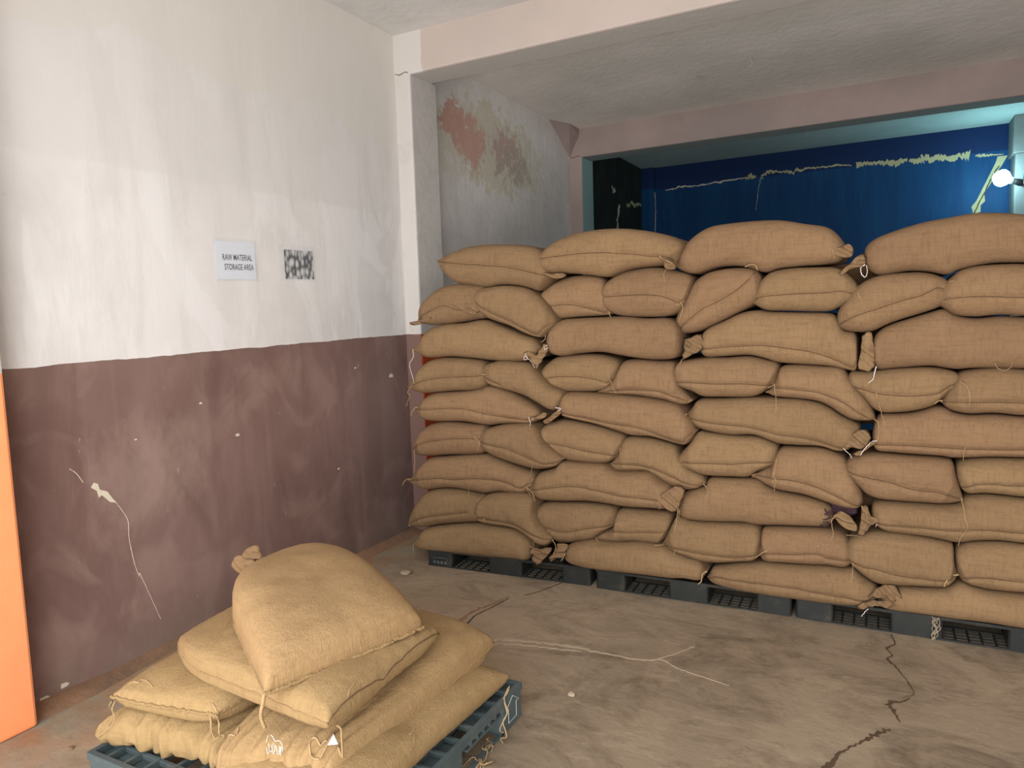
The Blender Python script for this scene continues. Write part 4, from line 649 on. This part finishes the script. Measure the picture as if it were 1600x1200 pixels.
def flap_mesh(y, poly, ox, k=0, amp=1., fat=.004):
    """limp fold of cloth with two skins, pleated and thicker towards the middle"""
    pts = [Vector((p[0], 0, p[1])) for p in poly]
    P = resample(catmull(pts+[pts[0]], 2), 61)[:-1]
    c = sum(P, Vector())/len(P); bm = bmesh.new(); grid = []; R = 7
    ax = Vector((noise.noise(ox+Vector((k, 0, 0)))+.3, 0, .8)).normalized()
    for sgn in (1, -1):
        rows = []
        for r in range(R):
            f = 1-r/R; row = []
            for p in P:
                q = c.lerp(p, f); d = (q-c).dot(ax)
                wv = amp*(.009*sin(d*170+k*2)+noise.noise(q*30+ox+Vector((k*3, 0, 0)))*.014)
                th = .0018+fat*(1-f)**.6
                row.append(bm.verts.new((q.x, y+wv-.006*(1-f)-sgn*th*(0 if r == 0 else 1), q.z)))
            rows.append(row)
        cen = bm.verts.new((c.x, y+amp*(.009*sin(k*2)+noise.noise(c*30+ox+Vector((k*3, 0, 0)))*.014)-.006-sgn*(fat+.002), c.z)); n = len(P)
        for A, Bq in zip(rows, rows[1:]):
            for j in range(n): bm.faces.new((A[j], A[(j+1) % n], Bq[(j+1) % n], Bq[j]))
        for j in range(n): bm.faces.new((rows[-1][j], rows[-1][(j+1) % n], cen))
        grid.append(rows)
    bmesh.ops.remove_doubles(bm, verts=grid[0][0]+grid[1][0], dist=.0005)
    bmesh.ops.recalc_face_normals(bm, faces=bm.faces)
    return bm

LBL = {
 '1a': 'long jute sack at the top left end of the stack, nearest the pillar',
 '1b': 'domed long jute sack, second from the left on top of the stack',
 '1c': 'highest domed jute sack on top, with a twisted flap at its right end',
 '1d': 'large jute sack on top of the stack running out of the right frame edge',
 '2a': 'short jute sack with two folded mouth flaps at left of the layer under the top',
 '2b': 'slanting jute sack with a bold diagonal seam, under the top left sack',
 '2c': 'jute sack end between the diagonal seam sack and a plumper one, second layer from top',
 '2d': 'plump jute sack end with straight seam, left of the steeply upright tilted sack',
 '2e': 'steeply tilted jute sack whose seam climbs to the upper right, second layer',
 '2f': 'jute sack end with level seam just right of the steeply tilted sack, second layer',
 '2g': 'jute sack leaning down to the left beneath the top right sack, faint rising seam',
 '2h': 'jute sack end with level seam at the right frame edge, second layer from top',
 '3a': 'long smooth jute sack at the left end of the third layer from top',
 '3b': 'long seamless jute sack, second from left in the third layer from top',
 '3c': 'long jute sack with a low bowed seam and square left flap, third layer from top',
 '3d': 'long jute sack with an upright flap and white string, right of the third layer',
 '4a': 'jute sack end with dangling white string at left end of the fourth layer',
 '4b': 'sagging jute sack sloping down right, second from left in the fourth layer',
 '4c': 'jute sack end with three wrinkled creases, third from left in the fourth layer',
 '4d': 'sagging jute sack with a low seam, fourth from left in the fourth layer',
 '4e': 'jute sack end with level low seam and string, fifth from left, fourth layer',
 '4f': 'jute sack drooping steeply to the lower right, sixth from left, fourth layer',
 '4g': 'jute sack end with a sagging seam, seventh from left in the fourth layer',
 '4h': 'jute sack end at the right frame edge in the fourth layer from top',
 '5a': 'long jute sack with tassel at its left tip, left end of middle layer',
 '5b': 'long jute sack sloping down right, second from left in the middle layer',
 '5c': 'long jute sack with looped flap at its right end, middle layer of the stack',
 '5d': 'long jute sack running out of the right frame edge in the middle layer',
 '6a': 'jute sack end with creased seam, left end of the sixth layer from top',
 '6b': 'jute sack drooping right with long string across, second in the sixth layer',
 '6c': 'jute sack end with smooth seam, third from left in the sixth layer',
 '6d': 'sagging jute sack with strings at lower right tip, fourth in the sixth layer',
 '6e': 'boxy jute sack end with level seam, fifth from left in the sixth layer',
 '6f': 'jute sack sloping down to a gap, sixth from left in the sixth layer',
 '6g': 'large jute sack end with seam slanting down right, seventh in the sixth layer',
 '6h': 'jute sack end at the right frame edge in the sixth layer from top',
 '7a': 'long jute sack with knotted left tassel, left end of the seventh layer',
 '7b': 'long jute sack with arching seam and gathered right mouth, seventh layer',
 '7c': 'long smooth jute sack with purple print at its right end, seventh layer',
 '7d': 'long jute sack with pale stitched seam at right frame edge, seventh layer',
 '8a': 'jute sack end with sloping seam, left end of the layer above the bottom',
 '8b': 'jute sack sagging down to a hanging tip, second in the layer above the bottom',
 '8c': 'rounded jute sack end with scalloped seam, third in the layer above the bottom',
 '8d': 'narrow jute sack wedged between two others, fourth in the layer above the bottom',
 '8e': 'jute sack end with thick rolled hem, fifth in the layer above the bottom',
 '8f': 'jute sack end with a starburst thread knot, sixth in the layer above the bottom',
 '8g': 'bulging jute sack end with vertical creases, seventh in the layer above the bottom',
 '8h': 'jute sack end with double seam line at right edge, layer above the bottom',
 '9a': 'bottom jute sack resting on the leftmost black pallet by the wall',
 '9b': 'bottom jute sack across the gap of the first and second black pallets',
 '9c': 'bottom jute sack on the second black pallet with a low seam',
 '9d': 'bottom jute sack on the rightmost black pallet with folded mouth flaps'}
sacks = {}
for i, (key, y, D, T, B, S) in enumerate(SACKS):
    s = Sack(key, y, D, [list(p) for p in T], [list(p) for p in B], S, M_JUTE, i*7+3)
    tag(s.root, LBL[key], 'sack', 'jute sacks in the tall stack'); sacks[key] = s
for key, y, pts, r, w in STRINGS: sacks[key].twine(y, pts, r, w)
for k, (key, y, poly) in enumerate(FLAPS): sacks[key].flap(y, poly, M_JUTE, k)
# purple print and dark inner cloth at the mouth of one sack
s = sacks['7c']
bm = bmesh.new()
for pts in INK: tube(bm, catmull([Vector((p[0], 3.535, p[1])) for p in pts], 5), .0036, 5)
s.part('purple_print', bm, M_INK, True)
s.part('purple_lining', flap_mesh(3.60, LINING, s.ox, 3, .6), M_INK, True)

# second row, seen only through the gaps: long sacks set half a length over
def behind(key, dx, dz, lab):
    a = sacks[key].root; b = a.copy(); C.objects.link(b); b.location = a.location+Vector((dx, .53, dz))
    c = [q for q in a.children if q.name.startswith('sack_body')][0].copy(); C.objects.link(c); c.parent = b
    tag(b, lab, 'sack', 'jute sacks in the second row')
    return b
behind('1c', .44, -.20, 'jute sack in the second row, seen through the gap between the two rightmost top sacks')
behind('3b', -.62, 0, 'jute sack in the second row, seen behind the two flaps in the third layer')
behind('3b', .42, 0, 'jute sack in the second row, seen in the gap at the square left flap')
behind('3c', .56, 0, 'jute sack in the second row, seen beside the upright flap of the third layer')
behind('5b', -.62, .02, 'jute sack in the second row, behind the white knot of the middle layer')
behind('5c', .56, 0, 'jute sack in the second row, behind the looped flap of the middle layer')
behind('7b', .46, 0, 'jute sack in the second row, behind the gathered mouth in the seventh layer')
behind('7c', .58, 0, 'jute sack in the second row, seen in the dark hole by the purple print')

# ---------------------------------------------------------------- pallets
def pallet(loc, rz, sx, sy, h, mat, label, group, detail):
    r = empty('plastic_pallet', loc); r.rotation_euler = (0, 0, rz); tag(r, label, 'pallet', group)
    t = .014 if h < .12 else .026; bt = .009
    # top deck: rim and lattice
    bm = bmesh.new(); w = .018
    for x0, x1, y0, y1 in ((0, sx, 0, w), (0, sx, sy-w, sy), (0, w, w, sy-w), (sx-w, sx, w, sy-w)): box(bm, x0, x1, y0, y1, h-t, h)
    nx = round(sx/.085)
    for i in range(1, nx): x = sx*i/nx; box(bm, x-.005, x+.005, w, sy-w, h-t+.003, h-.001)
    ny = round(sy/.085)
    for i in range(1, ny): y = sy*i/ny; box(bm, w, sx-w, y-.0055, y+.0055, h-t+.004, h-.003)
    obj('top_deck', bm, mat, r)
    bw_, bd = sx*.165, sy*.16
    for i in range(3):
        for j in range(3):
            x = i*(sx-bw_)/2; y = j*(sy-bd)/2; ww = bw_*(1.25 if i == 1 else 1); x -= (ww-bw_)/2
            bm = bmesh.new(); box(bm, x+.001, x+ww-.001, y+.001, y+bd-.001, bt, h-t)
            es = [e for e in bm.edges if abs((e.verts[0].co-e.verts[1].co).z) > .02]
            bmesh.ops.bevel(bm, geom=es, offset=.016, segments=4, affect='EDGES', profile=.5)
            obj('block', bm, mat, r)
    bm = bmesh.new()
    for j in range(3): y = j*(sy-bd)/2; box(bm, .004, sx-.004, y+(.004 if j == 0 else 0), y+.014, 0, bt); box(bm, .004, sx-.004, y+bd-.014, y+bd-(.004 if j == 2 else 0), 0, bt)
    for i in range(3): x = i*(sx-bw_)/2; box(bm, x+.004, x+.02, .014, sy-.014, 0, bt*.9); box(bm, x+bw_-.02, x+bw_-.004, .014, sy-.014, 0, bt*.9)
    for j in range(3):
        y = j*(sy-bd)/2; n = round(sx/.05)
        for i in range(1, n): x = sx*i/n; box(bm, x-.003, x+.003, y+.014, y+bd-.014, .001, bt*.85)
        for k in (1, 2, 3): yy = y+.014+(bd-.028)*k/4; box(bm, .02, sx-.02, yy-.0025, yy+.0025, .001, bt*.85)
    obj('bottom_deck', bm, mat, r)
    return r
P1 = pallet((-2.473, 3.485, 0), radians(4.0), 1.035, 1.0, .105, M_PALB, 'black plastic pallet at the left end of the tall stack, partly clear of its sacks', 'black pallets under the tall stack', 0)
P2 = pallet((-1.405, 3.545, 0), radians(1.6), 1.0, 1.0, .108, M_PALB, 'black plastic pallet under the middle of the tall stack', 'black pallets under the tall stack', 0)
P3 = pallet((-.39, 3.57, 0), radians(.5), 1.02, 1.0, .108, M_PALB, 'black plastic pallet at the right with strings caught on its middle block', 'black pallets under the tall stack', 0)
bm = bmesh.new()
for x in (.05, .075, .10, .125): box(bm, x-.008, x+.008, -.0018, .001, .022, .036)
box(bm, .045, .14, -.0018, .001, .055, .058); box(bm, .045, .048, -.0018, .001, .04, .058); box(bm, .137, .14, -.0018, .001, .04, .058)
obj('embossed_mark', bm, M_PALG, P1)
rnd = random.Random(5)
def clump(name, c, n, s, r, parent, flat=False):
    bm = bmesh.new()
    for _ in range(n):
        P = []; p = Vector(c)+Vector((rnd.uniform(-s, s)*.4, rnd.uniform(-s, s)*.2, rnd.uniform(-s, s)*.4))
        for k in range(6):
            P.append(p.copy()); p = p+Vector((rnd.uniform(-s, s)*.6, rnd.uniform(-s, s)*.25, rnd.uniform(-s, s)*(.1 if flat else .8)))
            p.z = max(.004, p.z)
        tube(bm, catmull(P, 4), r, 4)
    return obj(name, bm, M_TWINE, parent, True)
F = pallet((-2.29, 1.283, 0), 0, 1.087, .985, .13, M_PALG, 'grey-blue plastic pallet on the floor under the small front pile of sacks', None, 1)
# moulded slats in the openings of its right side
for ya, yb in ((.165, .40), (.60, .81)):
    for z in (.100, .084, .068):
        bm = bmesh.new(); box(bm, 1.018, 1.026, ya-.01, yb+.01, z-.038, z-.032); obj('side_slat', bm, M_PALG, F)
    bm = bmesh.new(); box(bm, 1.055, 1.086, ya-.01, yb+.01, .080, .086)
    for k in range(5): y = ya+(yb-ya)*(k+.5)/5; box(bm, 1.05, 1.083, y-.004, y+.004, .0855, .104)
    obj('side_grille', bm, M_PALG, F)
bm = bmesh.new()
arrow = [(.87, .03), (.87, .085), (.855, .085), (.905, .118), (.95, .085), (.93, .085), (.93, .03)]
pp = [Vector((1.0885, a, b)) for a, b in arrow]; pp.append(pp[0])
for a, b in zip(pp, pp[1:]): tube(bm, [a, b], .0016, 4)
obj('arrow_mark', bm, M_MARK, F)

# ---------------------------------------------------------------- front pile
class Pillow:
    """stuffed sack from four seam corners (3D) in order front-left, front-right, back-right, back-left"""
    def __init__(s, c, tt, tb, label, seed, mouth=None, inset=(.03, .03, .03, .03), ex=.5, mat=None, cr=0, tap=(0, 0), bul=0, sag=0, zf=None, wr=.006):
        c = [Vector(p) for p in c]; s.c = c; s.n = n = 64
        s.ox = Vector((seed*3.7, seed*1.3, seed*2.1)); s.tt, s.tb, s.ex, s.mouth, s.inset, s.sag, s.zf, s.wr, s.tap, s.bul = tt, tb, ex, mouth, inset, sag, zf, wr, tap, bul
        s.root = empty('jute_sack', (c[0]+c[1]+c[2]+c[3])/4-Vector((0, 0, tb))); tag(s.root, label, 'sack', 'jute sacks on the small front pallet')
        bm = bmesh.new(); top = [[bm.verts.new(s.P(i/n, j/n, 1)) for j in range(n+1)] for i in range(n+1)]
        bot = [[top[i][j] if i in (0, n) or j in (0, n) else bm.verts.new(s.P(i/n, j/n, -1)) for j in range(n+1)] for i in range(n+1)]
        for G, fl in ((top, 0), (bot, 1)):
            for i in range(n):
                for j in range(n):
                    q = (G[i][j], G[i+1][j], G[i+1][j+1], G[i][j+1]); bm.faces.new(q if not fl else q[::-1])
        s.part('sack_body', bm, mat or M_JUTE_LIT, True)
        if cr:
            pass
    def part(s, name, bm, mat, smooth=True):
        bmesh.ops.translate(bm, verts=bm.verts, vec=-Vector(s.root.location)); return obj(name, bm, mat, s.root, smooth)
    def P(s, u, v, side):
        c = s.c; e = lambda t: .5-.5*cos(pi*t); v0 = v
        u_, v_ = .35*e(u)+.65*u, .35*e(v)+.65*v
        for tq, uu in ((s.tap[0], u), (s.tap[1], 1-u)):
            if tq: v_ = .5+(v_-.5)*(1-tq*max(0, 1-uu/.42)**2.2)
        p = (c[0]*(1-u_)+c[1]*u_)*(1-v_)+(c[3]*(1-u_)+c[2]*u_)*v_
        ctr = (c[0]+c[1]+c[2]+c[3])/4
        du = (c[1]-c[0]+c[2]-c[3])/2; dv = (c[3]-c[0]+c[2]-c[1])/2
        a, b, r, l = s.inset  # front, back, right, left edge inward bow
        p = p+dv*(a*sin(pi*u)**.8*(1-v)**3-b*sin(pi*u)**.8*v**3)+du*(l*sin(pi*v)**.8*(1-u)**3-r*sin(pi*v)**.8*u**3)
        if side < 0 and s.bul:
            bp = lambda t: sin(pi*t/.2)**.8 if 0 < t < .2 else 0
            ud, vd = du.normalized(), dv.normalized(); ku, kv = min(1, 6*min(v, 1-v)), min(1, 6*min(u, 1-u))
            p = p+ud*s.bul*(bp(1-u)-bp(u))*ku+vd*s.bul*(bp(1-v0)-bp(v0))*kv
        fu = max(0, 1-abs(2*u-1)**2.6); fv = max(0, 1-abs(2*v-1)**3.0); f = (fu*fv)**s.ex
        th = (s.tt if side > 0 else s.tb)*f
        q = Vector((p.x, p.y, 0))
        th += side*0+f*(s.wr*2.2*noise.noise(q*5+s.ox)+s.wr*.7*noise.noise(q*14+s.ox))
        z = p.z+side*th-s.sag*sin(pi*u)*sin(pi*v)
        if s.zf: z += s.zf(u, v)
        w = Vector((0, 0, 0))
        if s.mouth:
            k, amp, reach = s.mouth
            g = math.exp(-v/reach)*min(1, fu*3)*min(1, f*3+.25)
            ph = noise.noise(Vector((u*5, v*3, 0))+s.ox)*2.5
            ridge = (abs(sin(pi*k*u+ph))**.7-.5)
            z += side*amp*g*ridge*.8; w.y -= amp*g*ridge*.9*f
            w.y += amp*.8*noise.noise(Vector((u*9, z*9, 0))+s.ox)*math.exp(-v/.1)
        edge = min(u, 1-u, v, 1-v)
        if edge < .12:
            w.z += .005*noise.noise(Vector((u*26, v*26, 3))+s.ox)*(1-edge/.12)
        return Vector((p.x, p.y, z))+w
    def hem(s, which, r=.005, u0=0., u1=1., off=Vector((0, 0, 0))):
        P = []
        for k in range(60):
            t = u0+(u1-u0)*k/59; uv = {'f': (t, 0), 'b': (t, 1), 'r': (1, t), 'l': (0, t)}[which]
            q = s.P(uv[0], uv[1], 1)+off; P.append(q+Vector((0, 0, .0015*sin(k*1.3))))
        bm = bmesh.new(); tube(bm, P, r, 8)
        Q = resample(P, 46)
        for a, b in zip(Q[::1], Q[1::1]):
            t = (b-a).normalized(); w = t.cross(Vector((0, 0, 1))).normalized()
            tube(bm, [a+w*r*1.2+Vector((0, 0, r*.5)), a+Vector((0, 0, r*1.15)), a-w*r*1.2+t*.003+Vector((0, 0, r*.5))], .0011, 4)
        s.part('seam', bm, M_JUTE_LIT)
    def line(s, uv, r=.0016, side=1, mat=None, name='seam'):
        P = [s.P(a, b, side)+Vector((0, -.001, .001)) for a, b in catmull2(uv)]
        bm = bmesh.new(); tube(bm, P, r, 5); s.part(name, bm, mat or M_SEAM)
    def string(s, pts, r=.003, mat=None, name='tie_string'):
        bm = bmesh.new(); P = catmull(pts, 8); tube(bm, P, r, 6)
        s.part(name, bm, mat or M_TWINE)
def catmull2(uv): return [(p.x, p.y) for p in catmull([(a, b, 0) for a, b in uv], 10)]

# bottom layer
a1 = Pillow([(-2.29, 1.30, .175), (-1.78, 1.38, .17), (-1.76, 2.18, .19), (-2.26, 2.2, .20)], .085, .045, 'wrinkled jute sack at the front left of the bottom layer on the small pallet', 1, mouth=(8, .030, .35), ex=.36)
a2 = Pillow([(-1.74, 1.30, .19), (-1.235, 1.33, .185), (-1.220, 2.215, .172), (-1.72, 2.24, .19)], .072, .055, 'flat jute sack in the bottom layer, its corner at the arrow marked pallet block', 2, ex=.40)
# second layer
b1 = Pillow([(-2.235, 1.345, .30), (-1.83, 1.425, .295), (-1.80, 2.2, .33), (-2.29, 2.15, .32)], .070, .070, 'jute sack with stitched mouth and two dangling strings, left side of second layer', 3, inset=(-.01, .02, -.04, .02), ex=.40, bul=.016)
b2 = Pillow([(-1.76, 1.33, .205), (-1.36, 1.42, .205), (-1.31, 2.26, .265), (-1.84, 2.28, .30)], .108, .085, 'broad jute sack with puckered mouth carrying a white paper scrap, right of second layer', 4, mouth=(9, .026, .24), inset=(0, .0, -.02, .02), ex=.36, bul=.018)
# third layer, lying across
c1 = Pillow([(-2.18, 1.46, .40), (-1.345, 1.395, .400), (-1.37, 1.985, .405), (-2.20, 2.10, .43)], .078, .060, 'jute sack lying crosswise directly under the topmost sack of the small pile', 5, inset=(.02, .02, .0, .03), ex=.34, tap=(.35, 0), bul=.016)
# top sack with tied neck
d1 = Pillow([(-2.11, 1.70, .525), (-1.535, 1.355, .465), (-1.375, 1.90, .463), (-2.00, 2.22, .515)], .138, .025, 'plump jute sack with a tied neck on the very top of the small front pile', 6, inset=(.0, .01, -.01, -.13), ex=.33, tap=(.28, 0))
d1.hem('r', .006); d1.hem('f', .004, .35)
b1.hem('f', .005); b1.hem('r', .004, 0, .5)
c1.line([(1, 0), (.995, .2), (1.0, .45), (.995, .7), (1, 1)], .0013, 1)
c1.hem('f', .003)
b2.hem('r', .002)
neck = d1.part('tied_neck', flap_mesh(NECKY-.02, NECK[0], d1.ox, 1, .4, .014), M_JUTE)
for k in (1, 2):
    bm = flap_mesh(NECKY-.045-.012*k, NECK[k], d1.ox, 2+k, .4, .012); bmesh.ops.translate(bm, verts=bm.verts, vec=-Vector(d1.root.location)); obj('neck_fold', bm, M_JUTE, neck, True)
bm = bmesh.new(); tube(bm, catmull([Vector(p) for p in NECKTIE], 8), .006, 6); d1.part('neck_tie', bm, M_JUTE_LIT)
from mathutils.bvhtree import BVHTree
def tree_of(p):
    o = p.root.children[0]; me = o.data; w = p.root.location
    return BVHTree.FromPolygons([v.co+w for v in me.vertices], [list(q.vertices) for q in me.polygons])
trees = [tree_of(p) for p in (a1, a2, b1, b2, c1, d1)]
def lay(p, r, only=None):
    """lift a point that would be inside a sack on to its surface"""
    z = p.z
    for t in ([trees[only]] if only is not None else trees):
        h = t.ray_cast(Vector((p.x, p.y, 1)), Vector((0, 0, -1)))[0]
        if h is not None and h.z > z-.25: z = (max(z, h.z+r*.6) if p.z < h.z+.03 else z) if only is None else (max(h.z, .265)+r*.6 if p.z < .35 else max(h.z+r*.6, z))
    return Vector((p.x, p.y, z))
owner = dict(a1=a1, a2=a2, b1=b1, b2=b2, c1=c1, d1=d1)
for k, r, w, pts in PILE:
    P = [lay(p, r, 3 if k == 'c1' or w and pts[0][2] < .4 else None) for p in catmull(pts, 7)]
    if w:
        zm = sorted(p.z for p in P)[len(P)//3]
        for p in P: p.z = min(p.z, zm+.012)
    bm = bmesh.new(); tube(bm, P, r, 6); owner[k].part('tie_string', bm, M_WTWINE if w else M_TWINE)
# paper scrap lying on the broad sack
q = [lay(Vector(p), .004, 3) for p in SCRAP]; z = max(p.z for p in q)+.002
bm = bmesh.new(); f = bm.faces.new([bm.verts.new((p.x, p.y, z+.003*i)) for i, p in enumerate(q)])
r_ = bmesh.ops.extrude_face_region(bm, geom=[f])
for v in r_['geom']:
    if isinstance(v, bmesh.types.BMVert): v.co.z += .0012
bmesh.ops.recalc_face_normals(bm, faces=bm.faces)
tag(obj('paper_scrap', bm, M_SCRAP), 'tiny white triangular paper scrap lying on the broad puckered sack', 'paper')
# loose twine on the floor beside the small pallet, and caught on a stack pallet
bm = bmesh.new(); rnd = random.Random(9); c0 = Vector(TWINE_C)
for _ in range(9):
    p = c0+Vector((rnd.uniform(-.03, .03), rnd.uniform(-.07, .07), .004)); P = []
    for k in range(6): P.append(p.copy()); p = p+Vector((rnd.uniform(-.02, .02), rnd.uniform(-.03, .03), 0)); p.z = .004+rnd.random()*.012
    tube(bm, catmull(P, 4), .0022, 5)
tag(obj('twine_tangle', bm, M_TWINE, None, True), 'tangle of loose jute twine on the floor beside the small pallet', 'twine')
bm = bmesh.new()
for k in range(7):
    P = [Vector((.195+rnd.uniform(-.018, .018), 3.556+rnd.uniform(-.006, .004), z)) for z in (.112, .085, .06, .03, .006)]
    tube(bm, catmull(P, 4), .0011, 4)
tag(obj('twine_tangle', bm, M_PALE, None, True), 'dusty pale twine caught on the middle block of the right stack pallet', 'twine')
# pebbles and crumbs seen on the floor
for px, (x, y), s_, lab in PEB:
    bm = bmesh.new(); bmesh.ops.create_icosphere(bm, subdivisions=2, radius=s_)
    for v in bm.verts: v.co = v.co*(1+.3*noise.noise(v.co*60+Vector((x, y, 0)))); v.co.z *= .25 if s_ > .03 else .45
    o = obj('pebble', bm, M_PALE if 'pale' in lab else M_DIRT, None, True); o.location = (x, y, s_*(.2 if s_ > .03 else .40)); tag(o, lab, 'pebble', 'crumbs on the floor')

# ---------------------------------------------------------------- wall notices
def onwall(bm): bmesh.ops.transform(bm, matrix=Matrix(((0, 0, 1, WX), (1, 0, 0, 0), (0, 1, 0, 0), (0, 0, 0, 1))), verts=bm.verts)
def sheet(name, y0, y1, z0, z1, x, mat, parent, t=.0008, curl=.003, skew=0):
    bm = bmesh.new(); n = 10; G = []
    for i in range(n+1):
        for j in range(n+1):
            y = y0+(y1-y0)*i/n; z = z0+(z1-z0)*j/n+skew*(i/n)
            G.append(bm.verts.new((WX+x+curl*(.5+.5*noise.noise(Vector((y*14, z*14, 1)))), y, z)))
    for i in range(n):
        for j in range(n): bm.faces.new((G[i*(n+1)+j], G[(i+1)*(n+1)+j], G[(i+1)*(n+1)+j+1], G[i*(n+1)+j+1]))
    r = bmesh.ops.extrude_face_region(bm, geom=list(bm.faces))
    for v in r['geom']:
        if isinstance(v, bmesh.types.BMVert): v.co.x += t
    bmesh.ops.recalc_face_normals(bm, faces=bm.faces)
    bmesh.ops.translate(bm, verts=bm.verts, vec=-Vector(parent.location))
    return obj(name, bm, mat, parent)
s1 = empty('wall_notice', (WX, 2.62, 1.72)); tag(s1, 'white paper notice reading raw material storage area taped on the left wall', 'notice')
sheet('paper', 2.497, 2.748, 1.722, 1.912, .002, M_PAPER, s1, curl=.0008, skew=.006)
sheet('plastic_sleeve', 2.480, 2.762, 1.712, 1.926, .0045, M_SLEEVE, s1, curl=.002, skew=.006)
def text(body, y0, width, z, h, parent):
    cu = bpy.data.curves.new('text', 'FONT'); cu.body = body; cu.size = 1; cu.offset = .008; cu.extrude = 0
    o = bpy.data.objects.new('text', cu); C.objects.link(o); bpy.context.view_layer.update()
    me = bpy.data.meshes.new_from_object(o.evaluated_get(bpy.context.evaluated_depsgraph_get())); bpy.data.objects.remove(o, do_unlink=True)
    xs = [v.co.x for v in me.vertices]; ys = [v.co.y for v in me.vertices]
    for v in me.vertices:
        a = (v.co.x-min(xs))/(max(xs)-min(xs)); b = (v.co.y-min(ys))/(max(ys)-min(ys))
        v.co = Vector((WX+.0040, y0+width*a, z+h*b+.004*a))-Vector(parent.location)
    return link('lettering', me, M_PRINT, parent)
text('RAW MATERIAL', 2.538, .188, 1.819, .030, s1); text('STORAGE AREA', 2.547, .186, 1.771, .030, s1)
s2 = empty('wall_notice', (WX, 3.06, 1.72)); tag(s2, 'square grey photo print of nuts in a clear sleeve on the left wall', 'notice')
sheet('printed_photo', 2.955, 3.178, 1.738, 1.898, .002, M_NUTS, s2, curl=.001, skew=.003)
sheet('plastic_sleeve', 2.905, 3.190, 1.728, 1.925, .005, M_SLEEVE, s2, curl=.003, skew=.003)

# ---------------------------------------------------------------- bulb and hooks
lb = empty('bulb_lamp', (1.09, 8.90, 2.68)); tag(lb, 'lit white bulb on a holder fixed to the pale pillar at the right edge', 'lamp')
def lathe(profile, axis, origin, seg=20):
    axis = Vector(axis).normalized(); a = axis.cross(Vector((0, 1, .1))).normalized(); b = axis.cross(a); bm = bmesh.new(); rings = []
    for d, r in profile: rings.append([bm.verts.new(Vector(origin)+axis*d+r*(cos(2*pi*k/seg)*a+sin(2*pi*k/seg)*b)) for k in range(seg)])
    for A, Bq in zip(rings, rings[1:]):
        for k in range(seg): bm.faces.new((A[k], A[(k+1) % seg], Bq[(k+1) % seg], Bq[k]))
    bm.faces.new(rings[0]); bm.faces.new(rings[-1][::-1]); bmesh.ops.recalc_face_normals(bm, faces=bm.faces)
    bmesh.ops.translate(bm, verts=bm.verts, vec=-Vector(lb.location)); return bm
ax = (-.88, -.25, .30); og = (1.10, 8.93, 2.672)
obj('bulb_glass', lathe([(.085+.15*t, .028+.055*sin(pi*min(1, t*1.02))**.75*(1 if t < .97 else .6)) for t in [k/14 for k in range(15)]], ax, og), M_BULB, lb, True)
obj('lamp_neck', lathe([(.035, .026), (.06, .034), (.098, .036)], ax, og), M_LAMPB, lb, True)
obj('lamp_holder', lathe([(-.03, .034), (-.02, .036), (.02, .030), (.045, .028)], ax, og), M_METAL, lb, True)
bm = bmesh.new(); tube(bm, [Vector(p)-Vector(lb.location) for p in ((1.125, 8.94, 2.665), (1.14, 9.02, 2.655), (1.15, 9.09, 2.66))], .014, 8); obj('lamp_bracket', bm, M_METAL, lb, True)
bm = bmesh.new(); tube(bm, [p-Vector(lb.location) for p in catmull([(1.15, 9.085, 2.66), (1.17, 9.07, 2.8), (1.19, 9.07, 3.05), (1.2, 9.07, 3.36)], 5)], .005, 6); obj('lamp_cord', bm, M_METAL, lb, True)
for (x, y), lab in (((-.864, 8.528), 'small iron hook hanging from the teal ceiling of the back bay'), ((-.974, 5.79), 'small wire hook hanging from the ceiling above the stacked sacks')):
    bm = bmesh.new(); tube(bm, catmull([(0, 0, 0), (.003, 0, -.035), (.016, 0, -.055), (.003, 0, -.072), (-.012, 0, -.058)], 6), .0032, 6)
    o = obj('ceiling_hook', bm, M_METAL, None, True); o.location = (x, y, 3.372); o.data.materials[0] = M_MARK; tag(o, lab, 'hook')
